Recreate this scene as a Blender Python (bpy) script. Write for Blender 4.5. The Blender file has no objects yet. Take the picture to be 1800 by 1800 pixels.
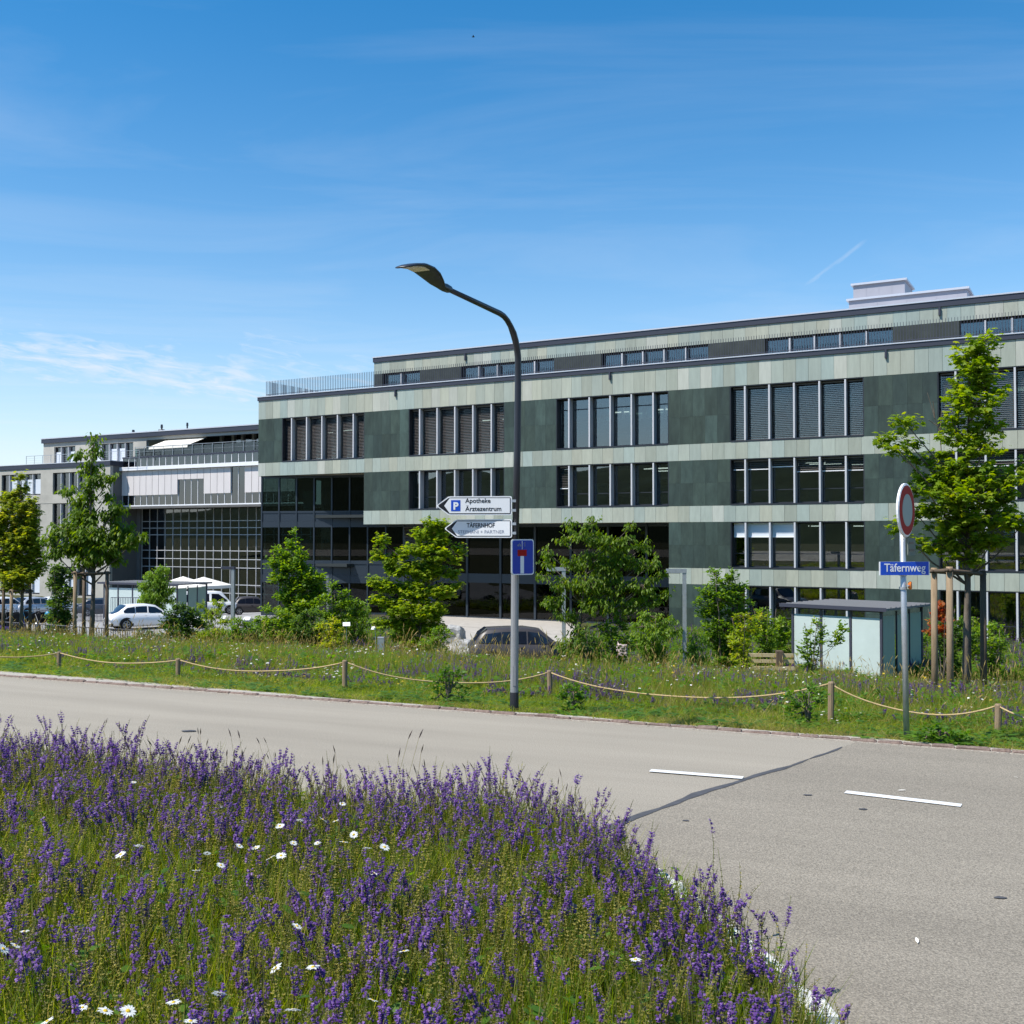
import bpy, math, random
import numpy as np
from mathutils import Vector, Matrix, noise as mnoise
R = math.radians
random.seed(7); rng = np.random.default_rng(7)
scene = bpy.context.scene
COL = scene.collection

# ------------------------------------------------------------------ camera
FPX = 1870.0; PITCH = math.atan(43/1870); EYE = 2.3
cam_d = bpy.data.cameras.new("camera"); cam = bpy.data.objects.new("camera", cam_d); COL.objects.link(cam)
cam.location = (0, 0, EYE); cam.rotation_euler = (R(90)+PITCH, 0, 0)
cam_d.sensor_width = 36; cam_d.lens = 36*FPX/1800; cam_d.clip_end = 6000; cam_d.clip_start = 0.05
scene.camera = cam

# ------------------------------------------------------------------ light
SUN_EL = R(56); SX, SY = -1.1, -0.53
SUN_ROT = math.atan2(SX, SY)
world = bpy.data.worlds.new("World"); scene.world = world; world.use_nodes = True
SKY_STRENGTH = 0.125; SUN_STRENGTH = 4.6
def build_world():
    nt = world.node_tree; nt.nodes.clear(); N = nt.nodes.new; Lk = nt.links.new
    out = N("ShaderNodeOutputWorld"); bg = N("ShaderNodeBackground"); bg.inputs[1].default_value = SKY_STRENGTH
    sky = N("ShaderNodeTexSky"); sky.sky_type = 'NISHITA'; sky.sun_disc = False
    sky.sun_elevation = SUN_EL; sky.sun_rotation = SUN_ROT
    sky.altitude = 400; sky.air_density = 1.0; sky.dust_density = 0.15; sky.ozone_density = 2.2
    def M(op, a, b=None, c=None, clamp=False):
        m = N("ShaderNodeMath"); m.operation = op; m.use_clamp = clamp
        for i, v in enumerate((a, b, c)):
            if v is None: continue
            if isinstance(v, (int, float)): m.inputs[i].default_value = v
            else: Lk(v, m.inputs[i])
        return m.outputs[0]
    tc = N("ShaderNodeTexCoord"); sep = N("ShaderNodeSeparateXYZ"); Lk(tc.outputs['Generated'], sep.inputs[0])
    x, y, z = sep.outputs
    yy = M('MAXIMUM', y, 0.05)
    az = M('DIVIDE', x, yy); el = M('DIVIDE', z, yy)
    front = M('SMOOTH_MIN', M('MULTIPLY', M('MAXIMUM', y, 0.0), 4.0), 1.0, 0.1)
    def noise(vec, scale, det=5, rough=.55, dist=0.0):
        n = N("ShaderNodeTexNoise"); n.inputs['Scale'].default_value = scale; n.inputs['Detail'].default_value = det
        n.inputs['Roughness'].default_value = rough; n.inputs['Distortion'].default_value = dist; Lk(vec, n.inputs['Vector'])
        return n.outputs[0]
    def comb(a, b, c):
        cn = N("ShaderNodeCombineXYZ")
        for i, v in enumerate((a, b, c)):
            if isinstance(v, (int, float)): cn.inputs[i].default_value = v
            else: Lk(v, cn.inputs[i])
        return cn.outputs[0]
    def streak(a0, e0, a1, e1, width, gain, nscale=6.0, soft=0.12):
        L = math.hypot(a1-a0, e1-e0); cx, cy = (a1-a0)/L, (e1-e0)/L
        da = M('SUBTRACT', az, a0); de = M('SUBTRACT', el, e0)
        t = M('DIVIDE', M('ADD', M('MULTIPLY', da, cx), M('MULTIPLY', de, cy)), L)
        p = M('SUBTRACT', M('MULTIPLY', de, cx), M('MULTIPLY', da, cy))
        nz = noise(comb(M('MULTIPLY', t, L*4), M('MULTIPLY', p, 20), 3.3), nscale, 6, .62, .6)
        wob = M('MULTIPLY', M('SUBTRACT', noise(comb(M('MULTIPLY', t, 3*L/0.2), 0, 9.1), 1.2, 3), .5), width*1.4)
        pw = M('DIVIDE', M('ADD', p, wob), width)
        g = M('POWER', 2.718, M('MULTIPLY', M('MULTIPLY', pw, pw), -1.0))
        ends = M('MULTIPLY', M('DIVIDE', t, soft, clamp=True), M('DIVIDE', M('SUBTRACT', 1.0, t), soft, clamp=True))
        return M('MULTIPLY', M('MULTIPLY', M('MULTIPLY', g, ends), M('MULTIPLY_ADD', nz, 2.4, -0.55, clamp=True)), gain)
    pxa = lambda u: (u-900)/FPX
    pxe = lambda v: (943-v)/FPX
    masks = [streak(pxa(-180), pxe(585), pxa(640), pxe(715), 0.034, 0.8),
             streak(pxa(-300), pxe(612), pxa(330), pxe(668), 0.034, 0.55),
             streak(pxa(40), pxe(560), pxa(170), pxe(605), 0.006, 0.4),
             streak(pxa(380), pxe(612), pxa(760), pxe(690), 0.040, 0.55),
             streak(pxa(470), pxe(455), pxa(900), pxe(560), 0.034, 0.2),
             streak(pxa(250), pxe(290), pxa(420), pxe(350), 0.014, 0.07),
             streak(pxa(240), pxe(400), pxa(400), pxe(440), 0.010, 0.07),
             streak(pxa(1390), pxe(520), pxa(1552), pxe(402), 0.0032, 0.45, 3, .25),
             streak(pxa(1400), pxe(528), pxa(1630), pxe(455), 0.0022, 0.32, 3, .3),
             streak(pxa(1225), pxe(430), pxa(1262), pxe(395), 0.007, 0.2)]
    tot = masks[0]
    for m in masks[1:]: tot = M('MAXIMUM', tot, m)
    # thin veil of cirrus over the whole sky, thicker low down
    zz = M('MAXIMUM', z, 0.04)
    veil = noise(comb(M('DIVIDE', x, zz), M('MULTIPLY', M('DIVIDE', y, zz), 2.2), 0), 0.55, 7, .6, .8)
    veil = M('MULTIPLY', M('MULTIPLY_ADD', veil, 2.2, -1.0, clamp=True), 0.17)
    low = M('POWER', 2.718, M('MULTIPLY', zz, -7.5))
    veil = M('ADD', veil, M('MULTIPLY', low, 1.0))
    tot = M('MAXIMUM', M('MULTIPLY', tot, front), veil)
    mix = N("ShaderNodeMix"); mix.data_type = 'RGBA'; Lk(tot, mix.inputs[0])
    hsv = N("ShaderNodeHueSaturation"); hsv.inputs['Saturation'].default_value = 1.45; hsv.inputs['Value'].default_value = 1.0; hsv.inputs['Hue'].default_value = 0.494
    Lk(sky.outputs[0], hsv.inputs['Color']); Lk(hsv.outputs[0], mix.inputs[6]); mix.inputs[7].default_value = (4.75, 5.1, 5.65, 1)
    Lk(mix.outputs[2], bg.inputs[0]); Lk(bg.outputs[0], out.inputs[0])
build_world()
sun_d = bpy.data.lights.new("sun", 'SUN'); sun = bpy.data.objects.new("sun", sun_d); COL.objects.link(sun)
sun_d.energy = SUN_STRENGTH; sun_d.angle = R(0.53); sun_d.color = (1, .955, .88)
hl = math.hypot(SX, SY)
SUN_DIR = Vector((SX/hl*math.cos(SUN_EL), SY/hl*math.cos(SUN_EL), math.sin(SUN_EL)))
sun.rotation_euler = SUN_DIR.to_track_quat('Z', 'Y').to_euler(); sun.location = (-20, -10, 60)
scene.view_settings.view_transform = 'Standard'; scene.view_settings.look = 'None'
scene.view_settings.gamma = 1; scene.view_settings.use_curve_mapping = False; scene.view_settings.exposure = 0.5
scene.cycles.max_bounces = 8; scene.cycles.transparent_max_bounces = 24; scene.cycles.diffuse_bounces = 3
scene.cycles.caustics_reflective = False; scene.cycles.caustics_refractive = False

# ------------------------------------------------------------------ helpers
def ray(u, v):
    a = (u-900)/FPX; b = (900-v)/FPX
    return Vector((a, math.cos(PITCH)-b*math.sin(PITCH), math.sin(PITCH)+b*math.cos(PITCH)))
def at(u, v, Y):
    r = ray(u, v); k = Y/r.y
    return Vector((r.x*k, Y, EYE+r.z*k))
def atz(u, v, z):
    r = ray(u, v); k = (z-EYE)/r.z
    return Vector((r.x*k, r.y*k, z))

class MB:
    def __init__(s): s.v = []; s.f = []; s.m = []
    def add(s, vs, fs, m=0):
        o = len(s.v); s.v += [tuple(p) for p in vs]
        for f in fs: s.f.append(tuple(i+o for i in f)); s.m.append(m)
        return s
    def box(s, x0, y0, z0, x1, y1, z1, m=0):
        vs = [(x0,y0,z0),(x1,y0,z0),(x1,y1,z0),(x0,y1,z0),(x0,y0,z1),(x1,y0,z1),(x1,y1,z1),(x0,y1,z1)]
        return s.add(vs, [(0,3,2,1),(4,5,6,7),(0,1,5,4),(1,2,6,5),(2,3,7,6),(3,0,4,7)], m)
    def tube(s, pts, r, n=6, m=0, cap=True):
        pts = [Vector(p) for p in pts]; k = len(pts)
        rs = r if isinstance(r, (list, tuple)) else [r]*k
        vs = []; up = Vector((0.13, 0.21, 1)).normalized(); prev = None
        for i, p in enumerate(pts):
            t = (pts[min(i+1, k-1)]-pts[max(i-1, 0)]).normalized()
            if prev is None:
                a = t.cross(up if abs(t.dot(up)) < .95 else Vector((1, 0, 0))).normalized()
            else:
                a = (prev-t*prev.dot(t)).normalized()
            prev = a; b = t.cross(a)
            for j in range(n):
                an = 2*math.pi*j/n
                vs.append(p+(a*math.cos(an)+b*math.sin(an))*rs[i])
        fs = [(i*n+j, i*n+(j+1)%n, (i+1)*n+(j+1)%n, (i+1)*n+j) for i in range(k-1) for j in range(n)]
        if cap: fs += [tuple(reversed(range(n))), tuple(range((k-1)*n, k*n))]
        return s.add(vs, fs, m)
    def lathe(s, prof, n=12, m=0, axis='z', c=(0,0,0)):
        vs = []
        for r, h in prof:
            for j in range(n):
                a = 2*math.pi*j/n; p = (r*math.cos(a), r*math.sin(a), h)
                if axis == 'y': p = (p[0], p[2], p[1])
                if axis == 'x': p = (p[2], p[0], p[1])
                vs.append((p[0]+c[0], p[1]+c[1], p[2]+c[2]))
        k = len(prof)
        fs = [(i*n+j, i*n+(j+1)%n, (i+1)*n+(j+1)%n, (i+1)*n+j) for i in range(k-1) for j in range(n)]
        fs += [tuple(reversed(range(n))), tuple(range((k-1)*n, k*n))]
        return s.add(vs, fs, m)
    def prism(s, poly, y0, y1, m=0):          # poly in (x,z), extruded along y
        n = len(poly)
        vs = [(x, y0, z) for x, z in poly]+[(x, y1, z) for x, z in poly]
        fs = [tuple(range(n)), tuple(reversed(range(n, 2*n)))]+[(i, i+n, (i+1)%n+n, (i+1)%n) for i in range(n)]
        return s.add(vs, fs, m)
    def mesh(s, name, mats, smooth=False):
        me = bpy.data.meshes.new(name); me.from_pydata(s.v, [], s.f)
        for mt in (mats if isinstance(mats, (list, tuple)) else [mats]): me.materials.append(mt)
        if any(s.m): me.polygons.foreach_set('material_index', s.m)
        if smooth: me.polygons.foreach_set('use_smooth', [True]*len(s.f))
        me.update(); return me
    def build(s, name, mats, parent=None, smooth=False, **kw):
        return link(name, s.mesh(name, mats, smooth), parent, **kw)
def link(name, me, parent=None, loc=None, rot=None, scale=None, label=None, cat=None, group=None, kind=None):
    o = bpy.data.objects.new(name, me); COL.objects.link(o)
    if parent is not None: o.parent = parent
    if loc is not None: o.location = loc
    if rot is not None: o.rotation_euler = rot
    if scale is not None: o.scale = scale
    return tag(o, label, cat, group, kind)
def tag(o, label=None, cat=None, group=None, kind=None):
    if label: o['label'] = label
    if cat: o['category'] = cat
    if group: o['group'] = group
    if kind: o['kind'] = kind
    return o
def thing(name, label, cat, loc=(0,0,0), rz=0, group=None):
    return link(name, None, None, loc, (0,0,rz), None, label, cat, group)

# ------------------------------------------------------------------ materials
def mat(name, col, rough=.6, spec=.4, metal=0, var=0.0, vscale=3.0, stretch=None, bump=0.0, bscale=40, col2=None, coat=0.0, emit=None, objcol=False, det=5, grain=0.0, along=None):
    m = bpy.data.materials.new(name); m.use_nodes = True; nt = m.node_tree; N = nt.nodes.new; Lk = nt.links.new
    p = nt.nodes['Principled BSDF']
    p.inputs['Roughness'].default_value = rough; p.inputs['Specular IOR Level'].default_value = spec
    p.inputs['Metallic'].default_value = metal; p.inputs['Coat Weight'].default_value = coat
    p.inputs['Base Color'].default_value = (*col, 1)
    if emit: p.inputs['Emission Color'].default_value = (*emit[:3], 1); p.inputs['Emission Strength'].default_value = emit[3]
    if var or col2 or objcol or bump:
        tc = N('ShaderNodeTexCoord'); mp = N('ShaderNodeMapping'); Lk(tc.outputs['Object'], mp.inputs[0])
        oi = N('ShaderNodeObjectInfo')
        addv = N('ShaderNodeVectorMath'); addv.operation = 'ADD'; Lk(mp.outputs[0], addv.inputs[0])
        sc = N('ShaderNodeVectorMath'); sc.operation = 'SCALE'; sc.inputs[0].default_value = (31, 17, 23); Lk(oi.outputs['Random'], sc.inputs['Scale'])
        Lk(sc.outputs[0], addv.inputs[1])
        if stretch: mp.inputs['Scale'].default_value = stretch
        if along is not None:
            mp.vector_type = 'TEXTURE'; mp.inputs['Rotation'].default_value = (0, 0, along); mp.inputs['Scale'].default_value = (7, .7, 1)
        vec = addv.outputs[0]
        nz = N('ShaderNodeTexNoise'); nz.inputs['Scale'].default_value = vscale; nz.inputs['Detail'].default_value = det; nz.inputs['Roughness'].default_value = .65
        Lk(vec, nz.inputs['Vector'])
        c1 = N('ShaderNodeMix'); c1.data_type = 'RGBA'
        lo = tuple(max(0, c*(1-var)) for c in col); hi = col2 if col2 else tuple(min(1, c*(1+var)) for c in col)
        c1.inputs[6].default_value = (*(col if col2 else lo), 1); c1.inputs[7].default_value = (*hi, 1)
        rr = N('ShaderNodeMapRange'); rr.inputs[1].default_value = .3; rr.inputs[2].default_value = .7; Lk(nz.outputs[0], rr.inputs[0]); Lk(rr.outputs[0], c1.inputs[0])
        res = c1.outputs[2]
        if grain:
            n3 = N('ShaderNodeTexNoise'); n3.inputs['Scale'].default_value = 75; n3.inputs['Detail'].default_value = 3; n3.inputs['Roughness'].default_value = .7; Lk(tc.outputs['Object'], n3.inputs['Vector'])
            gr = N('ShaderNodeMapRange'); gr.inputs[1].default_value = .36; gr.inputs[2].default_value = .66; gr.inputs[3].default_value = 1-grain; gr.inputs[4].default_value = 1+grain*.8; Lk(n3.outputs[0], gr.inputs[0])
            g2 = N('ShaderNodeMix'); g2.data_type = 'RGBA'; g2.blend_type = 'MULTIPLY'; g2.inputs[0].default_value = 1; Lk(res, g2.inputs[6]); Lk(gr.outputs[0], g2.inputs[7]); res = g2.outputs[2]
        if objcol:
            mm = N('ShaderNodeMix'); mm.data_type = 'RGBA'; mm.blend_type = 'MULTIPLY'; mm.inputs[0].default_value = 1
            Lk(res, mm.inputs[6]); Lk(oi.outputs['Color'], mm.inputs[7]); res = mm.outputs[2]
        Lk(res, p.inputs['Base Color'])
        if bump:
            n2 = N('ShaderNodeTexNoise'); n2.inputs['Scale'].default_value = bscale; n2.inputs['Detail'].default_value = 4; Lk(tc.outputs['Object'] if along is not None else vec, n2.inputs['Vector'])
            b = N('ShaderNodeBump'); b.inputs['Strength'].default_value = bump; b.inputs['Distance'].default_value = .02; Lk(n2.outputs[0], b.inputs['Height']); Lk(b.outputs[0], p.inputs['Normal'])
    return m
def leafmat(name, c0, c1, c2=None, trans=.45, rough=.5, spec=.35):
    """two- or three-tone leaf; tone comes from the per-leaf attribute 'tint' and the object's random value"""
    m = bpy.data.materials.new(name); m.use_nodes = True; nt = m.node_tree; N = nt.nodes.new; Lk = nt.links.new
    nt.nodes.clear(); out = N('ShaderNodeOutputMaterial')
    at_ = N('ShaderNodeAttribute'); at_.attribute_name = 'tint'
    oi = N('ShaderNodeObjectInfo')
    md = N('ShaderNodeMath'); md.operation = 'MULTIPLY_ADD'; Lk(oi.outputs['Random'], md.inputs[0]); md.inputs[1].default_value = .5; md.inputs[2].default_value = -.25
    ad = N('ShaderNodeMath'); ad.operation = 'ADD'; ad.use_clamp = True; Lk(at_.outputs['Fac'], ad.inputs[0]); Lk(md.outputs[0], ad.inputs[1])
    rp = N('ShaderNodeValToRGB'); e = rp.color_ramp.elements
    e[0].color = (*c0, 1); e[1].color = (*c1, 1)
    if c2: e[1].position = .6; x = e.new(1.0); x.color = (*c2, 1)
    Lk(ad.outputs[0], rp.inputs[0])
    pr = N('ShaderNodeBsdfPrincipled'); pr.inputs['Roughness'].default_value = rough; pr.inputs['Specular IOR Level'].default_value = spec
    Lk(rp.outputs[0], pr.inputs['Base Color'])
    tr = N('ShaderNodeBsdfTranslucent'); hs = N('ShaderNodeHueSaturation'); hs.inputs['Hue'].default_value = .485; hs.inputs['Saturation'].default_value = 1.1; hs.inputs['Value'].default_value = 1.9
    Lk(rp.outputs[0], hs.inputs['Color']); Lk(hs.outputs[0], tr.inputs[0])
    mx = N('ShaderNodeMixShader'); mx.inputs[0].default_value = trans; Lk(pr.outputs[0], mx.inputs[1]); Lk(tr.outputs[0], mx.inputs[2]); Lk(mx.outputs[0], out.inputs[0])
    return m
def glassmat(name, tint, refl=1.0, ior=1.5, base=0.04):
    m = bpy.data.materials.new(name); m.use_nodes = True; nt = m.node_tree; N = nt.nodes.new; Lk = nt.links.new
    nt.nodes.clear(); out = N('ShaderNodeOutputMaterial')
    fr = N('ShaderNodeFresnel'); fr.inputs[0].default_value = ior
    f2 = N('ShaderNodeMath'); f2.operation = 'MULTIPLY_ADD'; f2.use_clamp = True; Lk(fr.outputs[0], f2.inputs[0]); f2.inputs[1].default_value = refl; f2.inputs[2].default_value = base
    t = N('ShaderNodeBsdfTransparent'); t.inputs[0].default_value = (*tint, 1)
    g = N('ShaderNodeBsdfGlossy'); g.inputs['Roughness'].default_value = .01; g.inputs[0].default_value = (.95, .97, 1, 1)
    mx = N('ShaderNodeMixShader'); Lk(f2.outputs[0], mx.inputs[0]); Lk(t.outputs[0], mx.inputs[1]); Lk(g.outputs[0], mx.inputs[2]); Lk(mx.outputs[0], out.inputs[0])
    return m
MT = {}
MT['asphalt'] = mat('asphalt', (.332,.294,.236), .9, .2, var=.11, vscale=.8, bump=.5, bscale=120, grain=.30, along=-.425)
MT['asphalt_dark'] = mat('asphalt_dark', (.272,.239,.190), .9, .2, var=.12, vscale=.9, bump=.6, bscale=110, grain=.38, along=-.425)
MT['tar'] = mat('tar', (.075,.075,.08), .75, .3, var=.25, vscale=8)
MT['white_paint'] = mat('white_paint', (.70,.70,.68), .7, .3, var=.10, vscale=10, grain=.16)
MT['soil'] = mat('soil', (.05,.06,.022), .95, .1, col2=(.09,.085,.04), vscale=4, bump=.5, bscale=30)
MT['gravel'] = mat('gravel', (.40,.35,.29), .95, .1, col2=(.52,.47,.40), vscale=40, bump=.8, bscale=90)
MT['kerb'] = mat('kerb_stone', (.13,.088,.072), .85, .2, col2=(.26,.195,.16), vscale=9, bump=.3)
MT['granite'] = mat('granite', (.62,.61,.59), .8, .25, col2=(.8,.79,.77), vscale=18, bump=.5, bscale=50)
MT['paving'] = mat('paving', (.40,.37,.33), .9, .2, var=.12, vscale=2)
MT['parking'] = mat('parking_asphalt', (.30,.29,.28), .9, .2, var=.12, vscale=1.5)
MT['stone_light'] = mat('stone_light', (.66,.66,.66), .55, .35, var=.10, vscale=2.2, stretch=(1.6,1,.45), objcol=True, det=8)
MT['stone_dark'] = mat('stone_dark', (.64,.64,.64), .5, .4, var=.34, vscale=1.9, stretch=(1,1,.7), objcol=True, det=9)
MT['wall_core'] = mat('wall_core', (.02,.022,.022), .9, .1)
MT['fascia'] = mat('fascia_metal', (.035,.037,.055), .45, .5)
MT['cap'] = mat('cap_metal', (.60,.60,.64), .35, .5, metal=.3)
MT['frame_dark'] = mat('frame_dark', (.020,.023,.030), .45, .5)
MT['fin'] = mat('fin_aluminium', (.52,.52,.54), .45, .5)
MT['blind'] = mat('blind_slat', (.13,.118,.112), .45, .5)
MT['blind_white'] = mat('blind_pale', (.62,.66,.72), .6, .3)
MT['soffit'] = mat('soffit', (.42,.39,.31), .8, .2)
MT['curtain_dark'] = mat('curtain_wall_metal', (.028,.038,.052), .35, .5)
MT['louvre'] = mat('louvre', (.30,.26,.24), .5, .4)
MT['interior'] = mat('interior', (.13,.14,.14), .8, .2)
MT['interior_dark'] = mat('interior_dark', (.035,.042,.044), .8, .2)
MT['curtain'] = mat('added_blind_cloth', (.8,.8,.8), .85, .1, var=.1, vscale=1.5, objcol=True)
MT['lamp_strip'] = mat('ceiling_lamp', (.8,.8,.8), .5, .3, emit=(1,.97,.9,1.6))
MT['glass'] = glassmat('window_glass', (.50,.57,.56), 1.2, 1.55, .09)
MT['glass_dark'] = glassmat('dark_glass', (.13,.16,.16), .8, 1.5, .0)
MT['glass_green'] = glassmat('green_glass', (.19,.26,.25), 1.0, 1.5, .02)
MT['frosted'] = mat('frosted_glass', (.50,.58,.555), .4, .4, var=.06, vscale=1.2)
MT['frosted_green'] = mat('pale_green_glass', (.30,.42,.36), .3, .5)
MT['glass_side'] = glassmat('shelter_glass', (.55,.78,.68), 1.1, 1.5, .05)
MT['rail_dark'] = mat('railing_metal', (.05,.052,.075), .4, .5)
MT['concrete'] = mat('concrete', (.42,.40,.355), .85, .25, var=.13, vscale=.55, stretch=(1,1,1), det=8)
MT['concrete_shade_tone'] = mat('concrete_shade_tone', (.13,.127,.125), .85, .25, var=.10, vscale=.7)  # darker copy of the concrete; side-wall shade is put into its colour
MT['white_metal'] = mat('white_metal', (.78,.78,.80), .45, .4)
MT['cladding'] = mat('sunshade_fabric', (.62,.58,.57), .75, .2, var=.05, vscale=1)
MT['steel'] = mat('galvanised_steel', (.42,.44,.46), .42, .5, metal=.55, var=.12, vscale=9)
MT['lamp_grey'] = mat('lamp_post_paint', (.24,.245,.25), .4, .5, var=.08, vscale=4)
MT['lamp_dark'] = mat('lamp_dark_paint', (.022,.024,.032), .4, .5)
MT['lens'] = mat('lamp_lens', (.62,.55,.42), .25, .6)
MT['wood'] = mat('wood_post', (.20,.14,.085), .85, .2, col2=(.32,.235,.15), vscale=5, stretch=(4,4,.5), bump=.3, bscale=25)
MT['wood_dark'] = mat('wood_dark', (.085,.062,.045), .85, .2, col2=(.15,.11,.08), vscale=5, stretch=(4,4,.5), bump=.3, bscale=25)
MT['wood_light'] = mat('wood_light', (.48,.40,.24), .8, .2, var=.12, vscale=6)
MT['rope'] = mat('rope', (.50,.37,.19), .9, .1, var=.18, vscale=30, bump=.6, bscale=200)
MT['bark'] = mat('bark', (.10,.078,.06), .9, .1, col2=(.19,.155,.125), vscale=9, stretch=(1,1,.3), bump=.6, bscale=30)
MT['sign_white'] = mat('sign_white', (.74,.745,.75), .4, .4)
MT['sign_black'] = mat('sign_black', (.012,.012,.014), .4, .4)
MT['sign_blue'] = mat('sign_blue', (.006,.065,.46), .35, .5)
MT['sign_navy'] = mat('sign_navy', (.006,.035,.34), .35, .5)
MT['sign_red'] = mat('sign_red', (.36,.014,.010), .6, .12)
MT['sign_grey'] = mat('sign_grey_text', (.17,.19,.26), .5, .3)
MT['sign_shaded'] = mat('shaded_sign', (.20,.22,.18), .7, .1)  # shade on the small plate is put into this grey
MT['orange'] = mat('orange_reflector', (.62,.16,.02), .35, .5)
MT['paint_white'] = mat('car_paint_white', (.80,.80,.80), .3, .5, coat=.6)
MT['paint_silver'] = mat('car_paint_silver', (.52,.53,.55), .3, .5, metal=.3, coat=.6)
MT['paint_taupe'] = mat('car_paint_taupe', (.050,.042,.040), .4, .4, coat=.35)
MT['paint_dark'] = mat('car_paint_dark', (.03,.04,.05), .3, .5, coat=.6)
MT['car_glass'] = mat('car_glass', (.012,.016,.028), .06, .6)
MT['rubber'] = mat('rubber', (.015,.015,.015), .8, .2)
MT['black_plastic'] = mat('black_plastic', (.02,.02,.02), .6, .3)
MT['alloy'] = mat('alloy', (.35,.35,.36), .35, .5, metal=.6)
MT['tail_red'] = mat('tail_light', (.35,.01,.015), .25, .5)
MT['headlamp'] = mat('headlamp', (.7,.72,.74), .15, .6)
MT['canvas'] = mat('canvas', (.80,.76,.68), .8, .2, var=.04, vscale=1.5)
MT['rock'] = mat('limestone', (.22,.215,.20), .9, .2, col2=(.48,.47,.45), vscale=2.8, bump=.8, bscale=7)
MT['rock_pink'] = mat('pink_stone', (.50,.40,.37), .9, .2, var=.15, vscale=4, bump=.5, bscale=12)
MT['teal'] = mat('teal_plastic', (.02,.20,.32), .4, .5)
MT['purple'] = mat('purple_plastic', (.10,.05,.26), .4, .5)
MT['chrome'] = mat('chrome', (.55,.55,.57), .25, .5, metal=.9)
MT['bird'] = mat('bird_plumage', (.02,.02,.022), .8, .2)
MT['shelter_roof'] = mat('shelter_roof', (.19,.19,.195), .5, .4)
MT['zinc'] = mat('zinc_cladding', (.36,.36,.41), .5, .4, var=.05, vscale=1)
MT['yellow_panel'] = mat('yellow_panel', (.42,.32,.07), .7, .3)
# vegetation
MT['leaf_maple'] = leafmat('leaf_maple', (.085,.160,.012), (.175,.270,.018), (.30,.35,.03), .5)
MT['leaf_maple_gold'] = leafmat('leaf_maple_gold', (.12,.19,.020), (.28,.33,.034), (.48,.40,.06), .5)
MT['leaf_lime'] = leafmat('leaf_lime', (.13,.23,.016), (.32,.40,.032), (.52,.43,.06), .5)
MT['leaf_cherry'] = leafmat('leaf_cherry', (.085,.150,.014), (.17,.260,.025), (.34,.30,.058), .5)
MT['leaf_green'] = leafmat('leaf_green', (.085,.170,.018), (.17,.285,.028), (.29,.36,.045), .5)
MT['leaf_dark'] = leafmat('leaf_dark', (.045,.095,.016), (.09,.165,.025), (.16,.22,.04), .5)
MT['leaf_red'] = leafmat('leaf_red', (.20,.035,.018), (.36,.10,.03), (.42,.24,.07))
MT['grass'] = leafmat('grass_blades', (.115,.175,.012), (.21,.28,.024), (.36,.36,.07), .6)
MT['grass_dry'] = leafmat('grass_dry', (.17,.18,.03), (.30,.27,.065), (.46,.37,.15), .5)
MT['weed'] = leafmat('weed_leaf', (.065,.150,.016), (.125,.240,.024), (.20,.31,.040), .5)
MT['sage_flower'] = leafmat('sage_flower', (.104,.040,.19), (.178,.080,.31), (.32,.18,.46), .35)
MT['sage_calyx'] = leafmat('sage_calyx', (.10,.072,.068), (.18,.15,.095), (.27,.25,.10), .4)
MT['sage_seed'] = leafmat('sage_seed', (.21,.20,.045), (.34,.31,.07), (.50,.44,.13), .6)
MT['sage_stem'] = leafmat('sage_stem', (.09,.115,.025), (.15,.18,.035), (.21,.22,.05), .4)
MT['petal_white'] = leafmat('daisy_petal', (.72,.72,.70), (.80,.80,.78), None, .3)
MT['daisy_eye'] = mat('daisy_eye', (.62,.42,.03), .8, .2)
MT['petal_yellow'] = leafmat('yellow_petal', (.45,.34,.02), (.55,.42,.03), None, .3)
# ------------------------------------------------------------------ terrain and road
KP = Vector((0, 13.75)); RD = Vector((.911, -.412)); RN = Vector((.412, .911))    # kerb point, road direction, normal away from camera
def q_of(X, Y): return (X-KP.x)*RN.x+(Y-KP.y)*RN.y
def rq(r, q): p = KP+RD*r+RN*q; return p.x, p.y
def gz(X, Y):
    q = q_of(X, Y)
    if q < 0: return 0.0
    z = -.106*min(q, 22)-.2*max(q-22, 0)
    t = min(max((Y-66)/30, 0), 1)*min(max((-X-10)/12, 0), 1)
    return max(z, -3.1-1.6*t)
def build_ground():
    xs = np.unique(np.concatenate([np.linspace(-1500, -70, 10), np.linspace(-70, 60, 88), np.linspace(60, 1500, 10)]))
    ys = np.unique(np.concatenate([np.linspace(-1500, -20, 10), np.linspace(-20, 130, 101), np.linspace(130, 2500, 10)]))
    vs = []; nx, ny = len(xs), len(ys)
    for y in ys:
        for x in xs:
            q = q_of(x, y); vs.append((x, y, gz(x, y)-(.02 if q < .3 else 0)))
    fs = [(j*nx+i, j*nx+i+1, (j+1)*nx+i+1, (j+1)*nx+i) for j in range(ny-1) for i in range(nx-1)]
    mb = MB(); mb.add(vs, fs); mb.build('ground', MT['soil'], kind='structure', smooth=True)
build_ground()
def sheet(name, quad, m, off=.02, n=14, kind='structure', parent=None):
    """a sheet laid on the terrain over a four-cornered patch"""
    a, b, c, d = [Vector(p) for p in quad]; vs = []
    for j in range(n+1):
        for i in range(n+1):
            s, t = i/n, j/n; p = (a*(1-s)+b*s)*(1-t)+(d*(1-s)+c*s)*t
            vs.append((p.x, p.y, gz(p.x, p.y)+off))
    fs = [(j*(n+1)+i, j*(n+1)+i+1, (j+1)*(n+1)+i+1, (j+1)*(n+1)+i) for j in range(n) for i in range(n)]
    return MB().add(vs, fs).build(name, m, parent, kind=kind)
def poly_flat(name, pts, z, m, kind='structure', parent=None):
    return MB().add([(p[0], p[1], z) for p in pts], [tuple(range(len(pts)))]).build(name, m, parent, kind=kind)
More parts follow.
